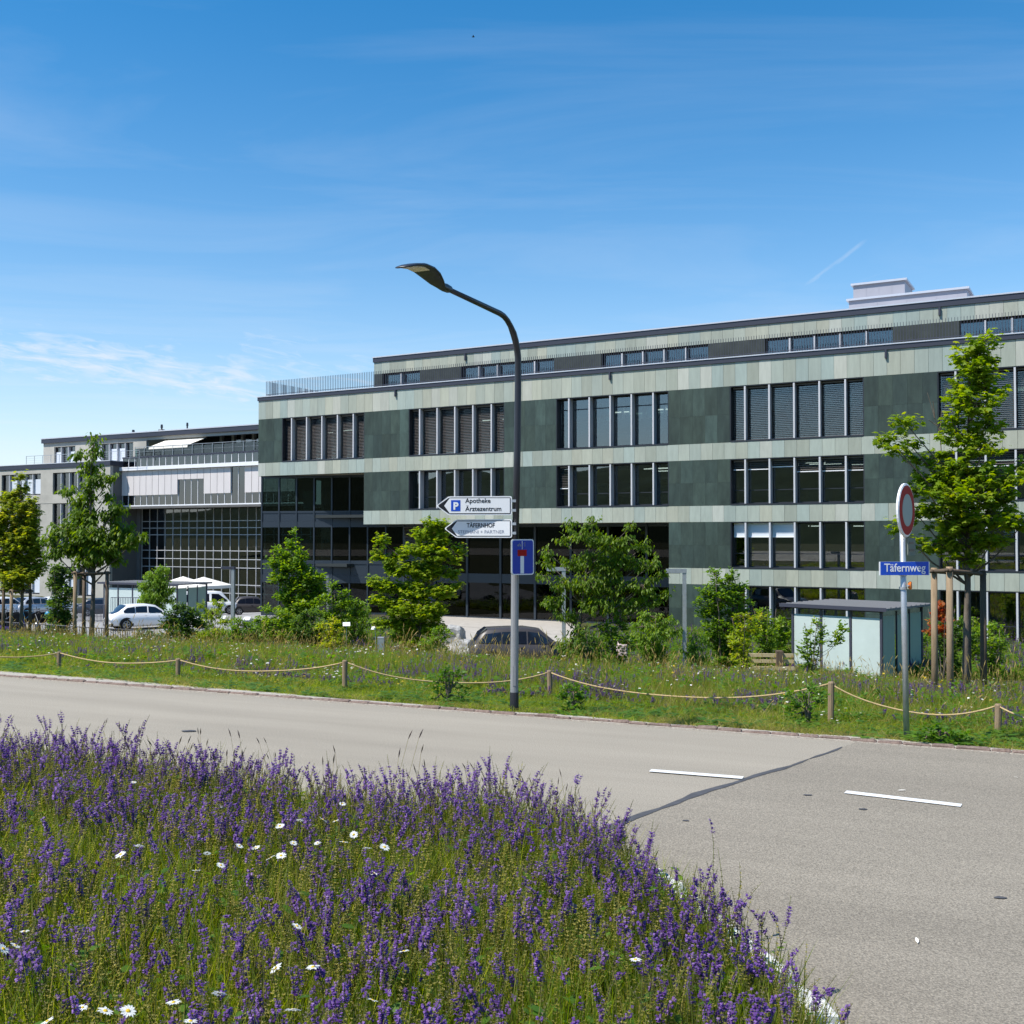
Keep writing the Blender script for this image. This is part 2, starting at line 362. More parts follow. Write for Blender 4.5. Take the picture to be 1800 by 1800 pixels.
g = lambda r, q: rq(r, q)
# road: two asphalt fields meeting at a tar-sealed joint
J1 = atz(1480, 1314, 0); J2 = atz(1080, 1450, 0); jd = (J2-J1).normalized()
Jn = J1-jd*0.05; Jf = J1+jd*40
Jk = J1+jd*((-.06-q_of(J1.x, J1.y))/(jd.x*RN.x+jd.y*RN.y))
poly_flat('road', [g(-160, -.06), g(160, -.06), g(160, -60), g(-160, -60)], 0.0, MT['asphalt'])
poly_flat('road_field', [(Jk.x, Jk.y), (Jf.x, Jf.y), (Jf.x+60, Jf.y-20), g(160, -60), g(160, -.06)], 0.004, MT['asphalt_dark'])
def joint():
    mb = MB(); n = 46; L = []; Rr = []
    side = Vector((-jd.y, jd.x, 0))
    for i in range(n+1):
        t = i/n*9.5; p = J1+jd*t
        w = .008+.028*min(1, t/2.2)+.010*math.sin(t*5)+.008*math.sin(t*13.7)
        o = .03*math.sin(t*1.7)+.012*math.sin(t*6.1)
        L.append((p+side*(o-w)).to_2d()); Rr.append((p+side*(o+w)).to_2d())
    vs = [(*p, .008) for p in L]+[(*p, .008) for p in Rr]
    mb.add(vs, [(i, i+1, n+2+i, n+1+i) for i in range(n)]); mb.build('tar_joint', MT['tar'], kind='structure')
joint()
def dash(u0, v0, u1, v1):
    a = atz(u0, v0, 0); b = atz(u1, v1, 0); d = (b-a).normalized(); s = Vector((-d.y, d.x, 0))*.055
    poly_flat('lane_marking', [(a-s).to_2d(), (b-s).to_2d(), (b+s).to_2d(), (a+s).to_2d()], .012, MT['white_paint'])
    return a, b, d
a, b, d0 = dash(1143, 1356, 1306, 1369)
dash(1486, 1394, 1690, 1418)
for k in (2, 3):
    p = b+d0*(0.95*(2*k-1)); q_ = p+d0*.95
    sv = Vector((-d0.y, d0.x, 0))*.055
    poly_flat('lane_marking', [(p-sv).to_2d(), (q_-sv).to_2d(), (q_+sv).to_2d(), (p+sv).to_2d()], .012, MT['white_paint'])
# small tar spots and pale scraps on the carriageway
def blotch(name, u, v, r, m, z, asp=1.0):
    c = atz(u, v, 0); pts = []
    for i in range(12):
        a = i*math.pi/6; rr = r*(.75+.4*random.random()); pts.append((c.x+math.cos(a)*rr, c.y+math.sin(a)*rr*asp))
    return poly_flat(name, pts, z, m)
for (u, v, r) in ((1517, 1424, .045), (1420, 1399, .04), (333, 1286, .10), (1758, 1580, .04), (1205, 1444, .03)):
    blotch('tar_spot', u, v, r, MT['tar'], .010, .6)
# kerb of short reddish stones along the meadow
def kerb():
    root = link('kerb', None, loc=(0, 0, 0), kind='structure')
    bed = MB(); x0, y0 = rq(-40, -.07); x1, y1 = rq(14, .09)
    # mortar bed under the stones
    pts = [rq(-60, -.07), rq(30, -.07), rq(30, .10), rq(-60, .10)]
    bed.add([(*p, -.05) for p in pts]+[(*p, .012) for p in pts], [(4,5,6,7),(0,1,5,4),(2,3,7,6)]); bed.build('kerb_bed', MT['gravel'], root)
    var = []
    for k in range(6):
        mb = MB(); r = random.Random(k)
        w = .05; zt = .032
        j = lambda a: a+r.uniform(-.008, .008)
        vs = []
        for (sx, L) in ((-1, .5), (-.8, .5), (.8, .5), (1, .5)):
            e = 1 if abs(sx) < 1 else 0
            x = sx*.5
            vs += [(x, -w, 0), (x, j(-w*.95), j(zt-.010-(.008 if not e else 0))), (x, j(-w*.5), j(zt-(.008 if not e else 0))), (x, j(w*.6), j(zt-(.008 if not e else 0))), (x, w, 0)]
        fs = [(i*5+k2, i*5+k2+1, (i+1)*5+k2+1, (i+1)*5+k2) for i in range(3) for k2 in range(4)]+[(0,1,2,3,4), (19,18,17,16,15)]
        mb.add(vs, fs); var.append(mb.mesh('kerb_stone', MT['kerb']))
    r = -19.0; ang = math.atan2(RD.y, RD.x)
    while r < 8.5:
        L = random.uniform(.20, .36)
        x, y = rq(r+L/2, random.uniform(-.012, .012))
        link('kerb_stone', random.choice(var), root, (x, y, random.uniform(.0, .010)), (0, 0, ang+random.uniform(-.02, .02)), (L-.012, random.uniform(.85, 1.05), random.uniform(.8, 1.1)))
        r += L
kerb()
# gravel strip behind the kerb
def gravel_strip():
    vs = []; fs = []; n = 120
    for i in range(n+1):
        r = -34+i*.37
        w = .35+.55*max(0, min(1, (-r-2)/6))+.22*mnoise.noise(Vector((r*.8, 0, 0)))
        a = rq(r, .085); b = rq(r, .085+max(.1, w)); vs += [(*a, .012), (*b, .004+gz(*b)+.012)]
    fs = [(2*i, 2*i+2, 2*i+3, 2*i+1) for i in range(n)]
    MB().add(vs, fs).build('gravel_strip', MT['gravel'], kind='structure')
gravel_strip()
# lower ground: car park and paths
sheet('car_park', [(-60, 50), (-6, 53), (-14, 66), (-62, 70)], MT['parking'], .02)
sheet('car_park', [(-62, 70), (-14, 66), (-18, 100), (-62, 104)], MT['parking'], .024)
def at_g(u, v, z=-3.1): p = atz(u, v, z); return (p.x, p.y)
sheet('driveway', [at_g(700, 1200), at_g(1040, 1190), at_g(1010, 1118), at_g(800, 1098)], MT['paving'], .02)
sheet('path', [at_g(330, 1131), at_g(690, 1134), at_g(690, 1122), at_g(330, 1121)], MT['paving'], .026)
sheet('forecourt', [at_g(770, 1098.5), at_g(1010, 1118.5), at_g(1010, 1088), at_g(770, 1072)], MT['paving'], .028)

# ------------------------------------------------------------------ main office building
FO = at(1320, 943, 58.4); ANG = math.atan2(-.488, .873)
CB = 448500.0
def bs(u, dep):
    o = Vector((FO.x, FO.y))+Vector((.488, .873))*dep; r = Vector(((u-900)/FPX, 1.0)); D = Vector((.873, -.488))
    det = D.x*(-r.y)-D.y*(-r.x); return ((-o.x)*(-r.y)-(-o.y)*(-r.x))/det
def bz(u, v, dep):
    r = ray(u, v); p = FO.y+.873*dep-.488*bs(u, dep); return EYE+r.z/r.y*p

def s_of(u): return CB*(1/3770-1/(u+2450))
bld = thing('office_building', 'four-storey office block clad in pale and dark green stone slabs', 'building', (FO.x, FO.y, 0), ANG, )
BZ = -3.1; SL, SR = -35.75, 24.0
LV = dict(cap=12.27, fas=11.96, b3=10.64, w3=7.52, b2=6.59, w2=4.02, b1=3.11, w1=.52, b0=-.39)
G0 = -33.55; PITCHB = 10.8; GW = 7.2
groups = [G0+PITCHB*k for k in range(6)]
unit = MB().box(0, 0, 0, 1, 1, 1)
unit_light = unit.mesh('stone_panel', MT['stone_light']); unit_dark = unit.mesh('dark_stone_panel', MT['stone_dark'])
def tone_light(i, rnd):
    # runs of slabs share a batch tone, from sandy grey-green to blue-green
    t = mnoise.noise(Vector((i*.19, rnd*7.7, 0)))*.9+random.gauss(0, .22)
    warm = np.array((.70, .72, .60)); cool = np.array((.555, .67, .635)); pale = np.array((.82, .83, .75)); grey = np.array((.56, .60, .51))
    c = warm*(1-max(0, min(1, .5+t)))+cool*max(0, min(1, .5+t))
    k = random.random()
    if k < .13: c = pale*.7+c*.3
    elif k < .30: c = grey*.75+c*.25
    return tuple(np.array((.84,.83,.80))*c*random.uniform(.90, 1.07))
def light_run(x0, x1, z0, z1, dep, seed, w=.675, par=None):
    n = max(1, round((x1-x0)/w)); w = (x1-x0)/n
    for i in range(n):
        d = random.uniform(0, .006)
        o = link('stone_panel', unit_light, par or bld, (x0+i*w+.006, dep-.03-d, z0+.004), None, (w-.012, .03, z1-z0-.008))
        o.color = (*tone_light(i+x0/.675, seed), 1)
def dark_run(x0, x1, z0, z1, dep, rows=2, w=.72):
    n = max(1, round((x1-x0)/w)); w = (x1-x0)/n; h = (z1-z0)/rows
    for i in range(n):
        for j in range(rows):
            d = random.uniform(0, .004)
            o = link('dark_stone_panel', unit_dark, bld, (x0+i*w+.0025, dep-.03-d, z0+j*h+.0025), None, (w-.005, .03, h-.005))
            k = random.uniform(.80, 1.20)*(1.35 if random.random() < .09 else 1)
            base = np.array((.056, .084, .064))*(1-.0)+np.array((-.004, -.001, .007))*random.random()
            o.color = (*(base*k), 1)
# wall core behind the cladding
BLK0, BLK1 = -26.4, -4.77          # the block that overhangs the recessed entrance
core = MB()
core.box(SL+.03, .0, LV['b3'], SR, .45, LV['fas'])
def core_floor(zb, zt, zb2, xs0):  # piers between the window groups from zb to zt, spandrel strip zb2..zb
    edges = []
    x = xs0
    for gx in groups:
        if gx+GW < xs0: continue
        if gx > x: core.box(x, 0, zb, min(gx, SR), .45, zt)
        x = gx+GW
    if x < SR: core.box(x, 0, zb, SR, .45, zt)
    core.box(xs0, .0, zb2, SR, .45, zb)
core_floor(LV['w3'], LV['b3'], LV['b2'], SL+.03)
core_floor(LV['w2'], LV['b2'], LV['b1'], BLK0+.03)
core_floor(LV['w1'], LV['b1'], LV['b0'], BLK1+.03)
core_floor(BZ, LV['b0'], BZ-.3, BLK1+.03)
core.build('wall', MT['wall_core'], bld)
light_run(SL, SR, LV['b3'], LV['fas'], 0, 1)
light_run(SL, SR-6, LV['b2'], LV['w3'], 0, 2)
light_run(BLK0, SR-6, LV['b1'], LV['w2'], 0, 3)
light_run(BLK1, SR-6, LV['b0'], LV['w1'], 0, 4)
def piers(zb, zt, xs0, rows=2):
    x = xs0
    for gx in groups:
        if gx+GW < xs0: continue
        if gx > x+.2: dark_run(x, gx, zb, zt, 0, rows)
        x = gx+GW
piers(LV['w3'], LV['b3'], SL); piers(LV['w2'], LV['b2'], BLK0); piers(LV['w1'], LV['b1'], BLK1); piers(BZ, LV['b0'], BLK1)
# fascia and cap of the parapet
MB().box(SL-.05, -.10, LV['fas']+.003, SR, .5, LV['cap']-.06).build('fascia', MT['fascia'], bld)
MB().box(SL-.09, -.14, LV['cap']-.057, SR, .55, LV['cap']).build('parapet_cap', MT['cap'], bld)
# left end wall and left return of the overhanging block, underside soffits
ew = MB(); ew.box(SL, .03, LV['b2'], SL+.03, 16, LV['fas']); ew.build('end_wall', MT['stone_dark'], bld).color = (.05, .063, .053, 1)
so = MB(); so.box(SL+.02, .0, LV['b2']+.012, BLK0-.002, 3.6, LV['b2']+.08); so.box(BLK0+.02, .0, LV['b1']+.012, BLK1-.002, 3.9, LV['b1']+.08)
so.build('soffit', MT['soffit'], bld)
rw = MB(); rw.box(BLK0, .002, LV['b1'], BLK0+.028, 3.4, LV['b2']); rw.box(BLK1, .002, BZ, BLK1+.028, 3.8, LV['b1']); rw.build('return_wall', MT['stone_dark'], bld).color = (.05, .063, .053, 1)

# windows -------------------------------------------------------------
REC = .46
fin_mb = {}
FINX = [.85+1.35*k for k in range(5)]
def blind_mesh(w, h, frac, tilt, m_slat, m_bar, pitch=.10, solid=False):
    """a slat blind lowered over frac of the height h, hung from the top (z=0 down)"""
    mb = MB(); n = int(h*frac/pitch)
    for i in range(n):
        z = -.10-i*pitch
        if -z > h: break
        a = R(tilt); dx = .045*math.cos(a); dz = .045*math.sin(a)
        if solid: mb.add([(0, .0, z), (w, .0, z), (w, -.012, z-pitch), (0, -.012, z-pitch)], [(0,1,2,3)], 0)
        else: mb.add([(0, -dx, z-dz), (w, -dx, z-dz), (w, dx, z+dz), (0, dx, z+dz)], [(0,1,2,3)], 0)
    zb = -.10-n*pitch
    mb.box(0, -.03, zb-.05, w, .03, zb, 1)
    mb.box(0, -.04, -.09, w, .04, 0, 1 if solid else 0)
    return mb.mesh('blind', [m_slat, m_bar])
BL = {}
def window(gx, z0, z1, k, floor):
    H = z1-z0; e = .0
    fr = MB()
    fr.box(0, -.02, 0, .05, REC+.1, H); fr.box(GW-.05, -.02, 0, GW, REC+.1, H)
    fr.box(.05, -.02, H-.05, GW-.05, REC+.1, H); fr.box(.05, -.05, 0, GW-.05, REC+.1, .09)
    hr = .82 if floor < 3 else .62
    xs = [.05]+FINX+[GW-.05]
    for i in range(6):
        a = xs[i]+(.05 if i else 0); b_ = xs[i+1]-(.05 if i < 5 else 0)
        fr.box(a, REC-.02, .09, a+.05, REC+.06, H-.05); fr.box(b_-.05, REC-.02, .09, b_, REC+.06, H-.05)
        fr.box(a+.05, REC-.02, .09, b_-.05, REC+.06, .16); fr.box(a+.05, REC-.02, H-.13, b_-.05, REC+.06, H-.05)
        if floor != 3: fr.box(a+.05, REC-.015, hr, b_-.05, REC+.05, hr+.045)
        elif k == 2: fr.box(a+.05, REC-.015, H-.72, b_-.05, REC+.05, H-.66)
    w = fr.build('window', MT['frame_dark'], bld, loc=(gx, 0, z0))
    for x in FINX:
        key = round(H, 2)
        if key not in fin_mb: fin_mb[key] = MB().box(-.045, -.025, 0, .045, REC+.04, H-.142).mesh('fin', MT['fin'])
        link('fin', fin_mb[key], w, (x, 0, .092))
    for i in range(6):
        a = xs[i]+(.10 if i else .05); b_ = xs[i+1]-(.10 if i < 5 else .05)
        link('pane', pane_unit, w, (a, REC+.01, .16), None, (b_-a, .02, H-.29))
    st = BLINDS.get((floor, k))
    if st:
        for i, fs in enumerate(st):
            if not fs: continue
            frac, tilt, pale = fs
            a = xs[i]+(.06 if i else .06); b_ = xs[i+1]-.06; wd = b_-a
            key = (round(wd, 2), round(H, 2), frac, tilt, pale)
            if key not in BL: BL[key] = blind_mesh(wd, H-.25, frac, tilt, MT['blind_white'] if pale else MT['blind'], MT['white_metal'] if (pale or frac < .95) else MT['blind'], .10 if not pale else .16, bool(pale))
            link('blind', BL[key], w, (a, REC-.16, H-.07))
pane_unit = MB().box(0, 0, 0, 1, 1, 1).mesh('pane', MT['glass'])
C = (1.0, 32, 0); O_ = (1.0, 12, 0)
BLINDS = {(3, 0): [C]*6, (3, 1): [(1.0, 30, 0)]*6, (3, 3): [(1.0, 14, 0)]*6, (3, 4): [(1.0, 20, 0)]*6, (3, 5): [C]*6,
          (2, 1): [None, None, None, None, None, None],
          (2, 2): [(.52, 20, 0), None, None, None, None, None],
          (2, 3): [(.18, 35, 0), (.20, 35, 0), (.16, 35, 0), (.26, 32, 0), (.26, 32, 0), (.26, 32, 0)],
          (2, 4): [(.28, 30, 0), (.3, 30, 0), (.28, 30, 0), (.26, 30, 0), (.2, 30, 0), (.2, 30, 0)],
          (1, 3): [(.34, 0, 1), (.34, 0, 1), (.34, 0, 1), None, None, None],
          (1, 4): [None, (.2, 30, 0), None, None, (.15, 30, 0), None]}
for k, gx in enumerate(groups[:5]):
    window(gx, LV['w3'], LV['b3'], k, 3)
    if k >= 1: window(gx, LV['w2'], LV['b2'], k, 2)
    if k >= 3: window(gx, LV['w1'], LV['b1'], k, 1); window(gx, BZ+.12, LV['b0'], k, 0)
# rooms behind the glass: slabs, back wall, cross walls, ceiling lamps, furniture
rm = MB()
for z in (BZ-.2, LV['w1']-.42, LV['w2']-.42, LV['w3']-.42, LV['b3']+.25):
    lo_ = z < LV['b2']-1 and z < LV['w2']-1
    rm.box((BLK1+.1) if z < LV['b1']-.5 else (BLK0+.1 if z < LV['w3']-1 else SL+.1), .62, z, SR, 7, z+.22)
rm.box(SL+.1, 7, LV['b2']+.2, BLK0, 7.2, LV['b3']+.2); rm.box(BLK0, 7, LV['b1']+.2, BLK1, 7.2, LV['b3']+.2); rm.box(BLK1, 7, BZ, SR, 7.2, LV['b3']+.2)
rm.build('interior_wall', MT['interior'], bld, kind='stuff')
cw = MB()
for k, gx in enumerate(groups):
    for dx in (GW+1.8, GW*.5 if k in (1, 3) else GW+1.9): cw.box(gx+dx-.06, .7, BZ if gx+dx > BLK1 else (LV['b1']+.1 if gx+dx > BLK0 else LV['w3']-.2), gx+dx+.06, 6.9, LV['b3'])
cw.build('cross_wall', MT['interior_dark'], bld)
lm = MB(); fu = MB()
rr = random.Random(5)
for k, gx in enumerate(groups):
    for fl, (zb, zt) in enumerate(((LV['w1'], LV['b1']), (LV['w2'], LV['b2']), (LV['w3'], LV['b3']))):
        if gx < BLK1-3 and (fl == 0 or (fl == 1 and gx < BLK0)): continue
        if fl == 2 or (k >= 2 and rr.random() < .8):
            for j in range(7 if fl == 2 else 4):
                x = gx+rr.uniform(.2, GW-1.2); y = rr.uniform(2, 5.5)
                lm.box(x, y, zt-.25-.55*(fl == 2), x+1.15, y+.09, zt-.20-.55*(fl == 2))
        for j in range(4):
            x = gx+.3+j*1.75; fu.box(x, 1.1+rr.random(), zb+.0, x+1.3, 1.9+rr.random(), zb+.62+rr.random()*.25)
            if rr.random() < .6: fu.box(x+.3, 1.2, zb+.72, x+.8, 1.26, zb+1.12)
lm.build('ceiling_lamp', MT['lamp_strip'], bld, kind='stuff'); fu.build('office_furniture', MT['interior'], bld, kind='stuff')
yp = MB(); yp.box(groups[4]+.3, 2.2, BZ+.9, groups[4]+1.6, 2.3, BZ+2.0); yp.box(groups[4]+2.3, 2.2, BZ+.6, groups[4]+5.6, 2.3, BZ+1.9)
yp.build('partition', MT['yellow_panel'], bld)

# recessed curtain wall: skewed at the left end, straight under the block ----------------
SK0, SK1 = (SL+.25, .10), (BLK0+1.2, 3.0); SKL = math.hypot(SK1[0]-SK0[0], SK1[1]-SK0[1]); ska = math.atan2(SK1[1]-SK0[1], SK1[0]-SK0[0])
cur = link('curtain_wall', None, bld, (SK0[0], SK0[1], 0), (0, 0, ska))
mull = MB(); nb = 8; bw = SKL/nb
for i in range(nb+1): mull.box(i*bw-.05, -.06, BZ, i*bw+.05, .1, LV['b2'])
for (z0, z1) in ((BZ-.2, BZ+.12), (-.95, -.40), (.37, .62), (2.95, 3.35), (3.96, 4.10), (LV['b2']-.16, LV['b2'])): mull.box(-.02, -.035, z0, SKL, .1, z1)
mull.build('mullion', MT['curtain_dark'], cur)
for (z0, z1) in ((-.40, .37), (3.35, 3.96)):
    for i in range(nb): MB().box(i*bw+.055, .0, z0+.004, (i+1)*bw-.055, .08, z1-.004).build('spandrel', MT['curtain_dark'], cur)
pg = MB().box(0, 0, 0, 1, 1, 1).mesh('pane', MT['glass_green']); pd = MB().box(0, 0, 0, 1, 1, 1).mesh('pane', MT['glass_dark'])
for i in range(nb):
    for (z0, z1) in ((BZ+.12, -.95), (.62, 2.95), (4.10, LV['b2']-.16)):
        link('pane', pg if i < 4 else pd, cur, (i*bw+.05, .03, z0), None, (bw-.1, .02, z1-z0))
mull2 = MB(); x0, x1, dp = SK1[0], BLK1, SK1[1]
cur2 = link('entrance_wall', None, bld, (x0, dp, 0))
W2 = x1-x0; n2 = 8; b2 = W2/n2
for i in range(n2+1): mull2.box(i*b2-.07, -.08, BZ, i*b2+.07, .12, LV['b1'])
for (z0, z1) in ((BZ-.2, BZ+.1), (-.75, -.15), (LV['b1']-.2, LV['b1'])): mull2.box(0, -.04, z0, W2, .11, z1)
mull2.build('mullion', MT['curtain_dark'], cur2)
for i in range(n2):
    for (z0, z1) in ((BZ+.1, -.75), (-.15, LV['b1']-.2)):
        link('pane', pd, cur2, (i*b2+.07, .03, z0), None, (b2-.14, .02, z1-z0))
lv = MB()
for (z0, z1, n) in ((.62, 2.95, 24), (BZ+.3, -.95, 18)):
    for i in range(n):
        z = z0+(z1-z0)*(i+.5)/n; lv.add([(.1, -.16, z-.03), (2.5, -.16, z-.03), (2.5, -.09, z+.02), (.1, -.09, z+.02)], [(0,1,2,3)])
lv.build('louvre', MT['louvre'], cur2, kind='stuff')
for k_, fl, pn, cc, hh in ((2, 2, 1, (.16, .25, .21), 1.5), (2, 2, 4, (.14, .22, .19), 1.3), (1, 2, 3, (.10, .18, .14), 1.9), (3, 1, 3, (.35, .36, .33), .8), (3, 2, 1, (.12, .19, .16), .9), (4, 1, 2, (.28, .29, .27), 1.0), (2, 3, 3, (.06, .07, .08), 1.2)):
    xx = groups[k_]+.2+pn*1.35; zz_ = (LV['w1'], LV['w2'], LV['w3'])[fl-1]
    MB().box(xx, 1.5, zz_, xx+1.15, 1.58, zz_+hh).build('partition', mat('office_partition', cc, .6, .3), bld)
rb = MB(); rb.box(SL+.6, 6.2, BZ-.1, BLK1, 6.4, LV['b2']); rb.box(SL+1.4, 1.2, .2, SL+7, 6, .4); rb.box(SL+2.6, 1.2, 3.6, SL+9, 6, 3.8)
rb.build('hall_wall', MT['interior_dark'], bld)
gp = MB()
for (x, y, z, w) in ((SL+1.9, 2.6, .62, .9), (SL+3.4, 3.0, .62, .8), (SL+2.1, 2.4, 4.1, 1.0), (SL+4.6, 3.4, 4.1, 1.6), (SL+.9, 2.2, BZ+.2, 1.2)): gp.box(x, y, z, x+w, y+.05, z+1.5)
gp.build('partition', mat('pale_partition', (.32, .46, .40), .6, .3), bld)

# set-back top storey ------------------------------------------------------------------
TD = 2.0
TL = bs(657, TD)
top = MB(); TZ0, TZ1 = 9.2, 13.5
top.box(TL, TD, TZ1, SR, TD+.4, TZ1+.9)
x = TL
tg = [bs(u, TD) for u in (672, 810, 1058, 1347, 1690)]
tw = [bs(b_, TD)-a for a, b_ in zip(tg, (738, 974, 1246, 1572, 1930))]
edges = [(TL, tg[0])]+[(tg[i]+tw[i], tg[i+1]) for i in range(4)]
for (a, b_) in edges: top.box(a, TD, TZ0, b_, TD+.4, TZ1)
top.build('top_storey_wall', MT['wall_core'], bld)
for (a, b_) in edges: MB().box(a, TD-.03, TZ0, b_, TD-.002, TZ1).build('top_storey_cladding', MT['stone_dark'], bld).color = (.060, .070, .060, 1)
light_run(TL, SR, TZ1, 14.32, TD, 9)
MB().box(TL-.05, TD-.1, 14.323, SR, TD+.6, 14.62).build('fascia', MT['fascia'], bld)
MB().box(TL-.09, TD-.14, 14.623, SR, TD+16, 14.70).build('roof', MT['cap'], bld)
MB().box(TL, TD+.02, TZ0, TL+.03, TD+15, 14.3).build('end_wall', MT['stone_dark'], bld).color = (.3, .31, .27, 1)
for gx, w in zip(tg, tw):
    n = max(2, round(w/1.35)); pw = w/n; fr = MB()
    for i in range(n): fr.box(i*pw-.03 if i else 0, TD+.28, TZ0, i*pw+.04, TD+.36, TZ1)
    fr.box(0, TD+.28, TZ1-.1, w, TD+.36, TZ1); fr.box(w-.05, TD+.28, TZ0, w, TD+.36, TZ1)
    wo = fr.build('window', MT['frame_dark'], bld, loc=(gx, 0, 0))
    fm = MB().box(-.045, TD-.02, 0, .045, TD+.3, TZ1-TZ0-.1).mesh('fin', MT['fin'])
    for i in range(1, n): link('fin', fm, wo, (i*pw, 0, TZ0))
    for i in range(n): link('pane', pane_unit, wo, (i*pw+.05, TD+.31, TZ0), None, (pw-.1, .02, TZ1-TZ0-.1))
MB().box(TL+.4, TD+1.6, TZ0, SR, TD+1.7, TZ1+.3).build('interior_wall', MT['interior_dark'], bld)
MB().box(SL+.1, .5, 9.1, SR, 18, 9.2).build('terrace', MT['concrete'], bld)
# railing on the parapet
RB0 = SL+.55
rl = MB(); x = RB0; RT = 13.36
while x < SR:
    rl.box(x-.011, .14, LV['cap']-.02, x+.011, .17, RT); x += .145
y = .3
while y < 11: rl.box(RB0-.011, y, LV['cap']-.02, RB0+.011, y+.03, RT); y += .145
rl.build('railing_bars', MT['rail_dark'], bld, kind='stuff')
r2 = MB(); r2.box(RB0, .135, LV['cap']+.12, SR, .175, LV['cap']+.15); r2.box(RB0-.02, .17, LV['cap']+.12, RB0+.015, 11, LV['cap']+.15); r2.build('railing_rail', MT['rail_dark'], bld)
# overflow spouts
spm = MB().box(-.05, -.16, -.42, .05, -.045, .02).mesh('overflow_spout', MT['fascia'])
for u, z, dep in ((692, LV['fas'], 0), (1072, LV['fas'], 0), (1562, LV['fas'], 0), (775, 14.3, TD), (1630, 14.3, TD)):
    link('overflow_spout', spm, bld, (s_of(u)+(.25*dep), dep, z-.02))
# plant rooms on the roof
def roofbox(name, x0, x1, y0, y1, z0, z1):
    mb = MB(); mb.box(x0, y0, z0, x1, y1, z1-.12)
    for k in range(1, 4): xx = x0+(x1-x0)*k/4; mb.box(xx-.012, y0-.012, z0, xx+.012, y0-.002, z1-.13)
    o = mb.build(name, MT['zinc'], bld); MB().box(x0-.12, y0-.12, z1-.117, x1+.12, y1+.12, z1).build('roof_edge', MT['cap'], o)
roofbox('roof_plant_room', bs(1503, 5.5), bs(1594, 5.5), 5.5, 8.2, 14.705, bz(1594, 489, 5.5))
roofbox('lift_housing', bs(1495, 4.2), bs(1704, 4.2), 4.2, 7.2, 14.705, bz(1704, 504, 4.2))
# ------------------------------------------------------------------ grey office building at the left, farther back
D2 = Vector((.873, -.488)); N2 = Vector((-.488, -.873))
GO = at(350, 943, 115.0)
gb = thing('concrete_building', 'pale concrete office building with glazed link and roof terrace, left of the green stone block', 'building', (GO.x, GO.y, 0), ANG)
GZ = -4.9
def gs(u, dep):
    """local x of the facade plane at depth dep that is seen at photo column u"""
    r = Vector(((u-900)/FPX, 1.0)); o = Vector((GO.x, GO.y))-N2*dep
    # o + s*D2 = k*r
    det = D2.x*(-r.y)-D2.y*(-r.x); s = ((-o.x)*(-r.y)-(-o.y)*(-r.x))/det
    return s
def gzl(u, v, dep):
    r = ray(u, v); s = gs(u, dep); p = Vector((GO.x, GO.y))-N2*dep+D2*s
    return EYE+r.z/r.y*p.y
WD = -1.75                                     # the wing stands this far in front of the sunshade storey
WX1 = gs(193, WD); WX0 = WX1-34
wz_top = gzl(193, 809, WD); wz_fas = gzl(193, 818, WD)
rows = [(gzl(100, 869, WD), gzl(100, 831, WD)), (gzl(100, 923, WD), gzl(100, 885, WD)), (gzl(100, 977, WD), gzl(100, 939, WD)), (gzl(100, 1046, WD), gzl(100, 996, WD))]
wall = MB(); gwin = []
wg = [gs(92, WD)-9.35*k for k in range(-0, 4)]; wgw = 7.2
def wall_with_openings(mb, x0, x1, z0, z1, ops, y0, y1):
    xs = sorted({x0, x1, *[o[0] for o in ops], *[o[1] for o in ops]}); zs = sorted({z0, z1, *[o[2] for o in ops], *[o[3] for o in ops]})
    xs = [x for x in xs if x0 <= x <= x1]; zs = [z for z in zs if z0 <= z <= z1]
    for j in range(len(zs)-1):
        run = None
        for i in range(len(xs)-1):
            cx, cz = (xs[i]+xs[i+1])/2, (zs[j]+zs[j+1])/2
            op = any(o[0] < cx < o[1] and o[2] < cz < o[3] for o in ops)
            if not op and run is None: run = xs[i]
            if (op or i == len(xs)-2) and run is not None:
                mb.box(run, y0, zs[j], xs[i] if op else xs[i+1], y1, zs[j+1]); run = None
ops = [(x, min(x+wgw, WX1-1.4), a, b_) for x in wg for (a, b_) in rows]
wall_with_openings(wall, WX0, WX1, GZ-.5, wz_fas, ops, WD, WD+.4)
wall.build('wall', MT['concrete'], gb)
